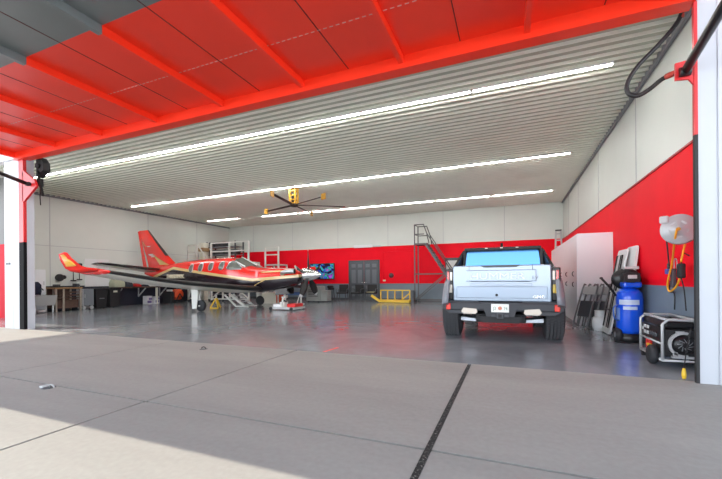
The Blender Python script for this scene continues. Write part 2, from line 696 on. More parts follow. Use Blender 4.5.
obj('door_seam', bm, M('seam_dark', (0.10, 0.012, 0.01), 0.6), door)
bm = NB()
x = -9.5
while x < 1.7:
    box(bm, x, x + .05, 4.14, 4.15, DZ - .004, DZ)
    x += 0.09
obj('door_fastener', bm, M('seam_light', (0.75, 0.45, 0.42), 0.5), door)

# ------------------------------------------------------------------ LED strips
fix0 = None


def strip(x, y, label):
    global fix0
    L = 2.235
    if fix0 is None:
        t = thing('ceiling_light', label, 'ceiling light', (x, y, ZC - .04), 0, 'LED strips on the ceiling')
        b = NB()
        box(b, 0, L, -.04, .04, -.035, 0)
        obj('housing', b, WHITE, t)
        b = NB()
        box(b, .015, L - .015, -.027, .027, -.046, -.034)
        obj('diffuser', b, LEDM, t)
        fix0 = t
        return t
    return dup(fix0, (x, y, ZC - .04), None, label)


for row, (yy, x1, n) in enumerate(((7.14, 1.58, 8), (11.76, 1.57, 8), (16.5, 1.55, 7))):
    rn = ['front', 'middle', 'back'][row]
    for k in range(n):
        lab = f'slim white LED ceiling strip, {ORD[k]} from the right end of the {rn} row'
        if row == 2 and k == 6:
            strip(-16.62, yy, 'slim white LED ceiling strip set apart at the left end of the back row')
        else:
            strip(x1 - 2.235 - k * (2.265 if row < 2 else 2.40), yy, lab)

# ------------------------------------------------------------------ big ceiling fan
fan = thing('ceiling_fan', 'large ceiling fan with dark blades, amber tips and amber mount', 'ceiling fan', (-7.77, 12.05, 0))
FZ = 4.07
bm = NB()
for sx in (-.12, .12):
    for sy in (-.1, .1):
        bar(bm, (sx, sy, FZ + .06), (sx, sy, ZC - .03), .05)
box(bm, -.19, .19, -.16, .16, ZC - .05, ZC - .04)
box(bm, -.15, .15, -.13, .13, FZ + .05, FZ + .09)
for k in range(3):
    z = FZ + .18 + k * .17
    box(bm, -.14, .14, -.115, -.095, z, z + .05)
    box(bm, -.14, .14, .095, .115, z, z + .05)
obj('mount', bm, ORANGE, fan)
bm = NB()
lathe(bm, [(0.0, -.01), (.09, -.01), (.09, .5), (0, .5)], (0, 0, FZ + .08), 'Z', 16)
obj('motor', bm, BLACK, fan)
bm = NB()
lathe(bm, [(0.0, -.07), (.12, -.06), (.16, -.03), (.16, .03), (.1, .05), (0, .05)], (0, 0, FZ), 'Z', 20)
obj('hub', bm, FANBR, fan)
for i, a in enumerate((-79, 160, 99, -25, 34)):
    d = Vector((math.cos(R(a)), math.sin(R(a)), 0))
    n = Vector((-d.y, d.x, 0))
    rings = []
    for r_ in (.12, 1.8 if i != 4 else 2.0):
        c = d * r_ + Vector((0, 0, FZ))
        w = .075 if r_ < 1 else .06
        rings.append([c + n * (w * cx) + Vector((0, 0, .035 * cz)) for cx, cz in ((-1, -.3), (-.5, .5), (.3, .9), (1, .5), (.4, -.1), (-.4, -.5))])
    bm = NB()
    loft(bm, rings)
    bl = obj('blade', bm, FANBR, fan)
    bm = NB()
    c0, c1 = d * 1.8 + Vector((0, 0, FZ)), d * 2.02 + Vector((0, 0, FZ))
    bar(bm, c0, c1, .04, .21)
    u = n * .09
    bmesh.ops.translate(bm, verts=bm.verts[:], vec=(0, 0, .01))
    if i != 4:
        obj('blade_tip', bm, ORANGE, bl)
    else:
        bm.free()

# ------------------------------------------------------------------ pickup truck
tr = thing('pickup_truck', 'silver white pickup truck parked facing the back wall, tailgate to the camera', 'truck', (-0.20, 7.62, 0))
# local: x right, y forward, rear axle at y=0.45, tailgate face at y=-0.27


def wheel(x0, x1, yc, parent):
    s = 1 if x1 > x0 else -1
    bmw = NB()
    rr = .455
    w = abs(x1 - x0)
    a = min(x0, x1)
    lathe(bmw, [(.25, 0), (.40, 0), (.43, .012), (rr - .006, .035), (rr, .06), (rr, w - .06), (rr - .006, w - .035), (.43, w - .012), (.40, w), (.25, w)], (a, yc, rr), 'X', 56)
    for k in range(56):
        an = 2 * PI * k / 56
        for j, (u0, u1) in enumerate(((.02, .066), (.078, .124), (.136, .176), (.188, .228), (.24, .286))):
            aa = an + (0.05 if j % 2 else 0)
            p = Vector((0, math.cos(aa), math.sin(aa)))
            c = Vector((0, yc, rr)) + p * (rr + .002)
            bar(bmw, c + Vector((a + u0 * w / .31, 0, 0)), c + Vector((a + u1 * w / .31, 0, 0)), .026, .034)
    tire = obj('wheel', bmw, RUBBER, parent)
    bmw = NB()
    lathe(bmw, [(0, .05), (.10, .04), (.25, .06), (.26, .02), (.26, w - .02), (.2, w - .08), (0, w - .08)], (a, yc, rr), 'X', 24)
    obj('rim', bmw, MGREY, tire)


for xa, xb in ((-.77, -1.10), (.77, 1.10)):
    wheel(xa, xb, .27, tr)
    wheel(xa, xb, 3.9, tr)


def xsec(y, zb, zt, hw, rt=0.06):
    """body cross section with rounded shoulders"""
    return [(-hw, y, zb), (hw, y, zb), (hw, y, zt - rt), (hw - rt * .3, y, zt - rt * .3), (hw - rt, y, zt), (-hw + rt, y, zt), (-hw + rt * .3, y, zt - rt * .3), (-hw, y, zt - rt)]


bm = NB()
loft(bm, [xsec(-.16, .74, 1.36, .97), xsec(.0, .72, 1.40, .99), xsec(.9, .72, 1.42, 1.0), xsec(1.25, .62, 1.42, 1.0), xsec(3.2, .62, 1.42, 1.0),
          xsec(3.6, .74, 1.40, .99), xsec(4.5, .74, 1.36, .97), xsec(4.75, .70, 1.28, .92)], smooth=False)
obj('body', bm, SILVER, tr, bevel=.02)
# flared fenders (arches) over the four wheels
for yc in (.27, 3.9):
    for s in (-1, 1):
        bm = NB()
        rings = []
        for k in range(13):
            a = R(16) + R(148) * k / 12
            rings.append([Vector((s * xx, yc + math.cos(a) * rr_, .47 + math.sin(a) * rr_ * 1.05)) for xx, rr_ in ((.96, .53), (1.05, .55), (1.085, .60), (1.07, .68), (.98, .84), (.93, .80))])
        loft(bm, rings)
        obj('fender_flare', bm, SILVER if yc > 1 else M('flare_grey', (0.22, 0.24, 0.27), 0.4, coat=.3), tr)
# cab
bm = NB()


def cabsec(y, zb, zt, hb, ht):
    return [(-hb, y, zb), (hb, y, zb), (ht, y, zt - .05), (ht - .05, y, zt), (-ht + .05, y, zt), (-ht, y, zt - .05)]


loft(bm, [cabsec(1.10, 1.38, 1.72, .965, .85), cabsec(1.22, 1.38, 1.86, .965, .83), cabsec(1.5, 1.38, 1.89, .965, .83), cabsec(2.6, 1.38, 1.89, .97, .83), cabsec(3.0, 1.38, 1.78, .97, .84), cabsec(3.5, 1.38, 1.44, .96, .88)], smooth=False)
cab = obj('cab', bm, M('gloss_black', (0.010, 0.010, 0.012), 0.42, spec=.3), tr, bevel=.015)
# sail panels sloping down to the bed sides
for s in (-1, 1):
    bm = NB()
    loft(bm, [[(s * .93, .55, 1.40), (s * .985, .55, 1.40), (s * .985, .55, 1.43), (s * .93, .55, 1.43)],
              [(s * .86, 1.12, 1.38), (s * .975, 1.12, 1.38), (s * .85, 1.12, 1.80), (s * .79, 1.12, 1.80)]], smooth=False)
    obj('sail_panel', bm, MATS['gloss_black'], tr)
bm = NB()
prism(bm, [(-.775, 1.46), (.775, 1.46), (.74, 1.775), (.69, 1.80), (-.69, 1.80), (-.74, 1.775)], 'Y', 1.03, 1.055)
bmesh.ops.rotate(bm, verts=bm.verts[:], cent=(0, 1.045, 1.46), matrix=Matrix.Rotation(R(-7), 3, 'X'))
obj('rear_window', bm, GLASS_R, tr)
bm = NB()
box(bm, -.86, .86, 1.015, 1.09, 1.40, 1.455, bev=.01)
box(bm, -.83, -.765, 1.03, 1.1, 1.43, 1.82, bev=.01)
box(bm, .765, .83, 1.03, 1.1, 1.43, 1.82, bev=.01)
box(bm, -.8, .8, 1.06, 1.2, 1.80, 1.875, bev=.015)
obj('rear_window_frame', bm, MATS['gloss_black'], tr)
for X in (-.32, 0, .32):
    bm = NB()
    box(bm, X - .028, X + .028, 1.04, 1.07, 1.845, 1.865)
    obj('marker_lamp', bm, LAMP_W, tr)
bm = NB()
prism(bm, [(1.3, 1.885), (1.55, 1.885), (1.42, 1.99), (1.37, 1.99)], 'X', -.025, .025)
obj('antenna_fin', bm, MATS['gloss_black'], tr)
bm = NB()
box(bm, -.90, .90, -.1, 1.1, 1.375, 1.41)
obj('bed_cover', bm, BLACKM, tr)
# tailgate with pressed steps
bm = NB()
G = -.27
box(bm, -.865, .865, G, -.12, .74, 1.425, bev=.018)
box(bm, -.62, .62, G - .018, G + .01, 1.12, 1.335, bev=.012)
box(bm, -.80, .80, G - .010, G + .01, .80, 1.02, bev=.010)
box(bm, -.55, .55, G - .02, G + .02, 1.03, 1.075, bev=.008)
tg = obj('tailgate', bm, SILVER, tr)
bm = NB()
for s in (-1, 1):
    tube(bm, [(s * .56, G - .004, 1.43), (s * .56, G - .008, 1.16), (s * .545, G - .02, 1.125), (s * .50, G - .02, 1.115), (s * .2, G - .02, 1.112)], .0045, 6)
tube(bm, [(-.5, G - .02, 1.113), (.5, G - .02, 1.113)], .004, 6)
obj('tailgate_seam', bm, DGREY, tg)
bm = NB()
prism(bm, [(-.36, 1.428), (.36, 1.428), (.29, 1.385), (-.29, 1.385)], 'Y', G - .012, G + .02)
obj('tailgate_handle', bm, DGREY, tg)
text('lettering', 'HUMMER', .165, M('letter_white', (0.56, 0.62, 0.70), 0.3, coat=.3), (-.06, G - .022, 1.215), (PI / 2, 0, 0), tg, .008, sx=1.45, label='raised silver letters across the tailgate')
text('lettering', 'EV', .08, M('letter_dark', (0.12, 0.13, 0.15), 0.3), (.60, G - .022, 1.185), (PI / 2, 0, R(0)), tg, .006, sx=1.2)
text('badge', 'GMC', .075, CHROME, (.66, G - .012, .83), (PI / 2, 0, 0), tg, .005, sx=1.2)
bm = NB()
lathe(bm, [(.0, -.012), (.022, -.01), (.026, 0)], (-.06, G - .012, .86), 'Y', 12)
obj('camera_button', bm, BLACK, tg)
# tail lamps: black housing with red and clear lens blocks
for s in (-1, 1):
    bm = NB()
    box(bm, min(s * .875, s * 1.02), max(s * .875, s * 1.02), -.22, -.02, .76, 1.37, bev=.02)
    tl = obj('tail_lamp', bm, BLACK, tr)
    for (z0, z1, m, xa, xb) in ((1.14, 1.31, LAMP_W, .885, .93), (1.10, 1.32, LAMP_R, .945, .99), (.90, 1.06, M('amber_lens', (0.62, 0.42, 0.03), 0.2, coat=.5) if s > 0 else LAMP_W, .89, .96), (.98, 1.08, LAMP_R, .965, 1.0)):
        bm = NB()
        box(bm, min(s * xa, s * xb), max(s * xa, s * xb), -.235, -.2, z0, z1, bev=.008)
        obj('lens', bm, m, tl)
# bumper
bm = NB()
box(bm, -1.0, 1.0, -.36, -.08, .56, .725, bev=.03)
prism(bm, [(-.33, .72), (.33, .72), (.24, .46), (-.24, .46)], 'Y', -.38, -.2)
for s in (-1, 1):
    prism(bm, [(s * .38, .74), (s * 1.04, .74), (s * 1.06, .60), (s * .92, .50), (s * .42, .50)], 'Y', -.34, -.1)
bp_ = obj('bumper', bm, M('bumper_black', (0.03, 0.033, 0.04), 0.5), tr)
for s in (-1, 1):
    bm = NB()
    prism(bm, [(s * .42, .60), (s * .66, .62), (s * .70, .55), (s * .66, .505), (s * .44, .505), (s * .40, .54)], 'Y', -.385, -.34)
    obj('bumper_lamp', bm, M('lamp_champagne', (0.55, 0.50, 0.44), 0.25, metal=.4), bp_)
    bm = NB()
    box(bm, min(s * .905, s * .99), max(s * .905, s * .99), -.375, -.33, .575, .70, bev=.012)
    obj('reflector', bm, M('reflector_red', (0.75, 0.03, 0.015), 0.25, coat=.6), bp_)
bm = NB()
box(bm, -.155, .155, -.4, -.385, .545, .70, bev=.004)
pl = obj('licence_plate', bm, M('plate_white', (0.78, 0.80, 0.76), 0.4), tr)
text('plate_text', 'J3', .085, M('plate_green', (0.10, 0.22, 0.14), 0.5), (-.095, -.402, .615), (PI / 2, 0, 0), pl, .001, .8)
text('plate_text', '74', .085, MATS['plate_green'], (.095, -.402, .615), (PI / 2, 0, 0), pl, .001, .8)
bm = NB()
lathe(bm, [(0, -.003), (.035, -.002), (.035, 0)], (0, -.400, .62), 'Y', 14)
obj('plate_emblem', bm, M('plate_orange', (0.72, 0.30, 0.20), 0.5), pl)
bm = NB()
box(bm, -.06, .06, -.42, -.2, .43, .53, bev=.01)
for s in (-1, 1):
    box(bm, s * .11 - .04, s * .11 + .04, -.4, -.3, .455, .50, bev=.008)
hi = obj('tow_hitch', bm, DGREY, tr)
bm = NB()
box(bm, -.03, .03, -.425, -.41, .45, .51)
obj('hitch_socket', bm, BLACKM, hi)
bm = NB()
box(bm, -.45, .45, -.2, 3.9, .33, .50, bev=.03)
box(bm, -.75, .75, .1, 4.3, .45, .75)
prism(bm, [(-.38, .46), (.38, .46), (.33, .34), (-.33, .34)], 'Y', -.32, -.1)
obj('underbody', bm, BLACKM, tr)
for s in (-1, 1):
    bm = NB()
    prism(bm, [(s * .36, .36), (s * .76, .40), (s * .76, .33), (s * .44, .315)], 'Y', .05, .45)
    obj('suspension_arm', bm, M('arm_pale', (0.62, 0.68, 0.74), 0.35, metal=.3), tr)
    bm = NB()
    cyl(bm, (s * .62, .25, .42), (s * .60, .3, .7), .05)
    obj('shock_absorber', bm, STEEL, tr)
    # side mirrors
    bm = NB()
    box(bm, min(s * .99, s * 1.16), max(s * .99, s * 1.16), 3.0, 3.12, 1.42, 1.62, bev=.03)
    obj('side_mirror', bm, BLACK, tr)

# ------------------------------------------------------------------ turboprop aeroplane
PX, PY = -11.05, 12.27
pl_ = thing('airplane', 'red, gold and black single propeller airplane with winglets parked in the hangar', 'airplane', (PX, PY, 0))
# fuselage sections (local x, half width, z bottom, z top)
secs = [(-5.35, .05, 1.50, 1.62), (-5.0, .13, 1.42, 1.70), (-4.2, .27, 1.26, 1.84), (-3.2, .44, 1.05, 2.00), (-2.4, .58, .88, 2.08),
        (-1.4, .70, .72, 2.13), (-.4, .74, .66, 2.16), (.3, .74, .66, 2.15), (.65, .72, .66, 2.09), (1.1, .69, .67, 1.80), (1.5, .64, .68, 1.70),
        (2.4, .54, .74, 1.67), (3.0, .45, .84, 1.64), (3.45, .33, .98, 1.60), (3.56, .25, 1.10, 1.56)]
bm = NB()
rings = []
for x, w, z0, z1 in secs:
    zc, hh = (z0 + z1) / 2, (z1 - z0) / 2
    ring = []
    for k in range(32):
        a = 2 * PI * k / 32
        ca, sa = math.cos(a), math.sin(a)
        p = .82
        ring.append((x, w * math.copysign(abs(ca) ** p, ca), zc + hh * math.copysign(abs(sa) ** p, sa)))
    rings.append(ring)
loft(bm, rings)
fus = obj('fuselage', bm, LIVERY, pl_)
fus.modifiers.new('sub', 'SUBSURF').render_levels = 1


def fus_y(x, z):
    """outer half width of the body at local x, height z"""
    for a, b in zip(secs, secs[1:]):
        if a[0] <= x <= b[0]:
            t = (x - a[0]) / (b[0] - a[0])
            w, z0, z1 = [a[i] + (b[i] - a[i]) * t for i in (1, 2, 3)]
            s = max(-1, min(1, (z - (z0 + z1) / 2) / ((z1 - z0) / 2)))
            return w * (1 - abs(s) ** (1 / .82 * 2)) ** (.82 / 2)
    return .3


def body_patch(name, outline, mat, parent, side, off=.008):
    """patch lying on the body's side following its curve"""
    b = NB()
    cx = sum(p[0] for p in outline) / len(outline)
    cz = sum(p[1] for p in outline) / len(outline)
    rg = []
    for f in (1.0, .75, .5, .25, .02):
        rg.append([(cx + (x - cx) * f, side * (fus_y(cx + (x - cx) * f, cz + (z - cz) * f) + off), cz + (z - cz) * f) for x, z in outline])
    vr = loft(b, rg, cap=False)
    f = quadface(b, vr[-1])
    back = [b.verts.new((p[0], p[1] - side * .03, p[2])) for p in rg[0]]
    n = len(back)
    for i in range(n):
        quadface(b, (vr[0][i], vr[0][(i + 1) % n], back[(i + 1) % n], back[i]))
    return obj(name, b, mat, parent)


def oval(cx, cz, rx, rz, n=20):
    return [(cx + rx * math.copysign(abs(math.cos(2 * PI * k / n)) ** .8, math.cos(2 * PI * k / n)),
             cz + rz * math.copysign(abs(math.sin(2 * PI * k / n)) ** .8, math.sin(2 * PI * k / n))) for k in range(n)]


for side in (-1, 1):
    for wx, wz in ((-1.62, 1.71), (-1.05, 1.74), (-.48, 1.765), (.09, 1.785)):
        fr = body_patch('window_frame', oval(wx, wz, .135, .185), STEEL, pl_, side, .010)
        body_patch('pane', oval(wx, wz, .105, .155), GLASS_W, fr, side, .018)
    fr = body_patch('cockpit_side_window', [(.36, 1.68), (.40, 1.88), (.50, 1.98), (.68, 1.97), (.95, 1.80), (1.12, 1.66), (1.0, 1.61), (.6, 1.60), (.42, 1.62)], STEEL, pl_, side, .010)
    body_patch('pane', [(.41, 1.68), (.44, 1.86), (.52, 1.945), (.66, 1.93), (.92, 1.77), (1.03, 1.66), (.97, 1.64), (.6, 1.63), (.46, 1.645)], GLASS_W, fr, side, .018)
# windshield: two raked panes and a centre post
for side in (-1, 1):
    bm = NB()
    q = [(.60, .02, 2.125), (.60, .44, 2.03), (.75, .53, 1.93), (1.14, .52, 1.72), (1.30, .03, 1.785)]
    loft(bm, [[(a, side * b, c + .012) for a, b, c in q], [(a - .03, side * b, c - .04) for a, b, c in q]], smooth=False)
    obj('windshield', bm, GLASS_W, pl_)
bm = NB()
bar(bm, (.56, 0, 2.16), (1.32, 0, 1.795), .035)
obj('windshield_post', bm, M('plane_white', (0.72, 0.71, 0.68), 0.3), pl_)
for side in (-1, 1):
    bm = NB()
    bar(bm, (.72, side * .55, 1.96), (1.18, side * .54, 1.735), .03)
    obj('windshield_post', bm, MATS['plane_white'], pl_)


def airfoil(n=10):
    up = [(t, .075 * (2.97 * math.sqrt(t) - 1.26 * t - 3.516 * t * t + 2.843 * t ** 3 - 1.036 * t ** 4)) for t in [(1 - math.cos(PI * k / n)) / 2 for k in range(n + 1)]]
    return up + [(t, -z * .7) for t, z in reversed(up[1:-1])]


AF = airfoil()


def wing_ring(xle, y, z, chord, tilt=0.0, inc=0.07):
    return [(xle - t * chord, y - math.sin(tilt) * h * chord, z + math.cos(tilt) * h * chord - t * chord * inc) for t, h in AF]


def paint_by(bm, fn):
    bm.normal_update()
    for f in bm.faces:
        f.material_index = fn(f.calc_center_median(), f.normal)


for side in (-1, 1):
    bm = NB()
    st = [(.5, 1.95, 2.1, .84), (.9, 1.87, 2.0, .87), (1.8, 1.69, 1.85, .945), (2.6, 1.53, 1.66, 1.02), (3.4, 1.38, 1.5, 1.10), (4.2, 1.24, 1.34, 1.195), (5.0, 1.10, 1.16, 1.32), (5.68, .99, 1.01, 1.43), (5.72, .98, 1.0, 1.435), (6.0, .93, .92, 1.485)]
    rings = [wing_ring(xl, side * yy, z, c) for yy, xl, c, z in st]
    loft(bm, rings)
    bmesh.ops.recalc_face_normals(bm, faces=bm.faces[:])

    def wp(c, n):
        yy = abs(c.y)
        if yy > 5.7:
            return 3
        xl = 2.05 - yy * .185
        if c.x > xl - .15:
            return 1
        if n.z < -.1:
            return 2
        return 0
    # denser spanwise rings keep the tip paint edge crisp
    paint_by(bm, wp)
    wg = obj('wing', bm, [PBLK, M('deice_boot', (0.012, 0.011, 0.011), 0.45), CREAM, PRED], pl_)
    bm = NB()
    ws = [(6.0, .93, .92, 1.49, 0), (6.25, .78, .75, 1.56, .35 * side), (6.42, .62, .66, 1.68, .9 * side), (6.52, .30, .50, 1.98, 1.2 * side), (6.56, .08, .34, 2.06, 1.25 * side)]
    ws = [(6.0, .93, .92, 1.485, 0), (6.18, .86, .80, 1.51, -.35 * side), (6.30, .74, .70, 1.58, -.8 * side), (6.40, .53, .52, 1.78, -1.15 * side), (6.44, .40, .38, 1.93, -1.2 * side), (6.447, .33, .14, 1.945, -1.2 * side)]
    loft(bm, [wing_ring(xl, side * yy, z, c, t) for yy, xl, c, z, t in ws])
    wlt = obj('winglet', bm, M('winglet_red', (0.80, 0.018, 0.010), 0.5, spec=.2), wg)
    bm = NB()
    loft(bm, [wing_ring(.66, side * 6.32, 1.61, .42, -.8 * side), wing_ring(.36, side * 6.435, 1.89, .16, -1.2 * side)])
    bmesh.ops.translate(bm, verts=bm.verts[:], vec=(-.06, side * .03, -.005))
    obj('winglet_stripe', bm, ORANGE, wlt)
    # flap track fairing and flap line on underside
    bm = NB()
    PZ = lambda q: .74 + q * .085
    for yy in (2.0, 3.6):
        lathe(bm, [(0.0, 0), (.05, .1), (.05, .35), (0, .6)], (-.35, side * yy, PZ(yy)), 'X', 10)
    obj('flap_fairing', bm, CREAM, wg)

# fin, rudder, dorsal fillet
bm = NB()


def fin_ring(z, xte, xle, th):
    n = []
    for t, h in AF:
        n.append((xle - t * (xle - xte), h * (xle - xte) * th, z))
    return n


loft(bm, [fin_ring(1.60, -5.02, -2.55, .55), fin_ring(1.80, -5.04, -2.95, .6), fin_ring(2.05, -5.10, -3.35, .75), fin_ring(2.35, -5.20, -3.72, .9), fin_ring(3.0, -5.46, -4.40, 1.0), fin_ring(3.62, -5.66, -5.02, 1.0)])
bmesh.ops.recalc_face_normals(bm, faces=bm.faces[:])


def finp(c, n):
    le = -3.35 - (c.z - 2.05) * 1.06
    return 1 if (c.z > 2.2 and c.x > le - .13) else 0


paint_by(bm, finp)
fin = obj('fin', bm, [PRED, MATS['deice_boot']], pl_)
bm = NB()
loft(bm, [[(-5.12, -.02, 1.62), (-5.12, .02, 1.62), (-5.35, .015, 1.62), (-5.35, -.015, 1.62)],
          [(-5.66, -.015, 3.60), (-5.66, .015, 3.60), (-5.76, .01, 3.58), (-5.76, -.01, 3.58)]], smooth=False)
obj('rudder', bm, PRED, fin)
for side in (-1, 1):
    yo = side * .105
    bm = NB()
    prism(bm, [(-4.62, 2.45), (-4.42, 2.32), (-3.72, 1.98), (-3.55, 1.93), (-4.15, 1.93)], 'Y', yo - .012, yo + .012)
    obj('fin_stripe', bm, GOLD, fin)
    bm = NB()
    tube(bm, [(-5.32, side * .075, 3.05), (-5.2, side * .085, 2.90), (-5.05, side * .09, 2.83), (-4.86, side * .085, 2.82)], .012, 6, 4)
    obj('fin_stripe', bm, GOLD, fin)
    for (x0, x1, z) in ((-5.0, -4.82, 2.80), (-4.92, -4.62, 2.42), (-4.84, -4.52, 2.37), (-4.74, -4.55, 2.31)):
        bm = NB()
        prism(bm, [(x0, z), (x1, z), (x1 + .02, z + .035), (x0 + .02, z + .035)], 'Y', side * .096 - .012, side * .096 + .012)
        obj('fin_decal', bm, M('decal_white', (0.85, 0.84, 0.82), 0.3), fin)
    # gold flare under the fin, following the tail cone
    text('registration', 'N123KK', .25, M('reg_cream', (0.74, 0.66, 0.50), 0.4), (-2.55, side * .60, 1.36), (PI / 2, 0, 0 if side < 0 else PI), pl_, .06, 1.15)
    # tailplane
    bm = NB()
    loft(bm, [wing_ring(-3.85, side * .05, 1.68, 1.25), wing_ring(-4.45, side * 2.2, 1.91, .85), wing_ring(-4.70, side * 2.5, 1.935, .50)])
    bmesh.ops.recalc_face_normals(bm, faces=bm.faces[:])
    paint_by(bm, lambda c, n: 1 if (n.z < -.2 and c.x < -4.0 - abs(c.y) * .3) else 0)
    obj('tailplane', bm, [PBLK, CREAM], pl_)
    # exhaust stack
    bm = NB()
    tube(bm, [(2.85, side * .42, 1.42), (3.02, side * .56, 1.47), (3.25, side * .60, 1.50), (3.55, side * .62, 1.50)], .085, 14, 5)
    ex = obj('exhaust_stack', bm, STEEL, pl_)
    bm = NB()
    lathe(bm, [(0, .01), (.07, .01), (.088, 0)], (3.55, side * .62, 1.50), 'X', 14)
    obj('exhaust_outlet', bm, BLACKM, ex)
    bm = NB()
    box(bm, 1.75, 1.85, side * .60 - .02, side * .62 + .02, 1.3, 1.52)
    obj('cowl_latch', bm, PRED, pl_)
# cowl swoosh
body_patch('gold_flare', [(1.9, 1.50), (2.6, 1.555), (3.2, 1.545), (3.2, 1.50), (2.6, 1.49), (2.0, 1.46)], GOLD, pl_, -1, .012)
body_patch('cowl_swoosh', [(1.45, .85), (1.7, 1.0), (2.05, 1.16), (2.15, 1.17), (1.75, .99), (1.5, .84)], GOLD, pl_, -1, .010)
# chin air intake
bm = NB()
lathe(bm, [(.0, .02), (.10, .02), (.14, 0), (.15, -.12), (.12, -.5), (0, -.8)], (3.5, 0, 1.0), 'X', 16)
obj('air_intake', bm, PBLK, pl_)
# spinner and five blades
bm = NB()
lathe(bm, [(.26, 0), (.255, .14), (.22, .34), (.155, .54), (.07, .70), (0.0, .77)], (3.58, 0, 1.37), 'X', 28)
spn = obj('spinner', bm, M('polished_spinner', (0.78, 0.78, 0.79), 0.16, metal=.9), pl_)
HUB = Vector((3.78, 0, 1.37))
for a in (92, 164, 236, 308, 20):
    ra = R(a)
    d = Vector((0, math.cos(ra), math.sin(ra)))
    n = Vector((0, -math.sin(ra), math.cos(ra)))
    rings = []
    for r_, w, tw in ((.16, .05, 70), (.30, .08, 60), (.50, .125, 48), (.72, .13, 38), (.92, .10, 30), (1.0, .05, 26), (1.02, .02, 26)):
        t = R(tw)
        cdir = n * math.cos(t) + Vector((1, 0, 0)) * math.sin(t)
        tdir = -n * math.sin(t) + Vector((1, 0, 0)) * math.cos(t)
        c = HUB + d * r_
        rings.append([c + cdir * w * k1 + tdir * .015 * k2 for k1, k2 in ((-1, 0), (-.4, 1), (.5, .9), (1, 0), (.4, -.6), (-.4, -.6))])
    bm = NB()
    loft(bm, rings)
    bmesh.ops.recalc_face_normals(bm, faces=bm.faces[:])
    paint_by(bm, lambda c, n_: 1 if (Vector((0, c.y, c.z)) - Vector((0, HUB.y, HUB.z))).length > .955 else 0)
    obj('propeller_blade', bm, [M('blade_black', (0.015, 0.015, 0.016), 0.4), LGREY], spn)
# landing gear
for side in (-1, 1):
    y0 = side * 1.78
    bm = NB()
    cyl(bm, (-.02, y0, .95), (.05, y0, .42), .05)
    bar(bm, (.05, y0, .46), (.12, y0 - side * .0, .22), .05, .09)
    cyl(bm, (.10, y0 - .09, .22), (.10, y0 + .09, .22), .03)
    leg = obj('main_gear_leg', bm, STANDW, pl_)
    bm = NB()
    lathe(bm, [(.10, -.075), (.19, -.07), (.215, -.04), (.22, 0), (.215, .04), (.19, .07), (.10, .075)], (.10, y0 + side * -.02, .22), 'Y', 28)
    tw_ = obj('main_wheel', bm, RUBBER, pl_)
    bm = NB()
    lathe(bm, [(0, -.05), (.10, -.06), (.10, .06), (0, .05)], (.10, y0 + side * -.02, .22), 'Y', 18)
    obj('hub_cap', bm, STEEL, tw_)
    bm = NB()
    prism(bm, [(-.24, .93), (.11, .93), (.09, .60), (.02, .12), (-.19, .10), (-.22, .5)], 'Y', y0 + side * .11, y0 + side * .135)
    obj('gear_door', bm, STANDW, pl_)
bm = NB()
cyl(bm, (2.72, 0, .95), (2.66, 0, .45), .045)
for s in (-1, 1):
    bar(bm, (2.66, s * .09, .50), (2.62, s * .09, .18), .035, .06)
box(bm, 2.59, 2.73, -.11, .11, .45, .52, bev=.01)
bar(bm, (2.70, 0, .60), (2.35, 0, .85), .04)
obj('nose_gear_leg', bm, STANDW, pl_)
bm = NB()
lathe(bm, [(.08, -.06), (.15, -.055), (.175, -.03), (.18, 0), (.175, .03), (.15, .055), (.08, .06)], (2.62, 0, .205), 'Y', 24)
nw = obj('nose_wheel', bm, RUBBER, pl_)
bm = NB()
lathe(bm, [(0, -.045), (.08, -.05), (.08, .05), (0, .045)], (2.62, 0, .205), 'Y', 16)
obj('hub_cap', bm, STEEL, nw)
for s in (-1, 1):
    bm = NB()
    prism(bm, [(2.35, .80), (2.95, .86), (2.95, .62), (2.42, .60)], 'Y', s * .24 - .01, s * .24 + .01)
    obj('nose_gear_door', bm, PBLK, pl_)

# tow tug under the nose wheel
tug = thing('aircraft_tug', 'low white, blue and red tow tug gripping the airplane nose wheel', 'tug', (PX + 2.75, PY, 0))
bm = NB()
box(bm, -.50, .62, .12, .42, .035, .12, bev=.015)
box(bm, -.50, .62, -.42, -.12, .035, .12, bev=.015)
box(bm, .12, .62, -.12, .12, .035, .12, bev=.01)
obj('platform', bm, LGREY, tug)
bm = NB()
box(bm, -.36, .02, -.40, -.16, .12, .24, bev=.03)
obj('cover', bm, WHITE, tug)
bm = NB()
box(bm, .22, .60, -.30, .30, .12, .25, bev=.03)
obj('motor_box', bm, REDP, tug)
bm = NB()
box(bm, -.02, .06, -.40, -.14, .12, .32, bev=.01)
box(bm, .10, .17, -.40, -.14, .12, .30, bev=.01)
obj('clamp_arm', bm, STANDW, tug)
for xx, yy in ((-.42, -.45), (.52, -.45), (-.42, .45), (.52, .45)):
    bm = NB()
    lathe(bm, [(.0, -.03), (.06, -.03), (.065, 0), (.06, .03), (0, .03)], (xx, yy, .065), 'Y', 16)
    obj('tug_wheel', bm, RUBBER, tug)
bm = NB()
tube(bm, [(.5, 0, .25), (.62, -.05, .5), (.78, -.08, .8), (.86, -.1, 1.0)], .015, 8, 5)
obj('handle', bm, STANDW, tug)

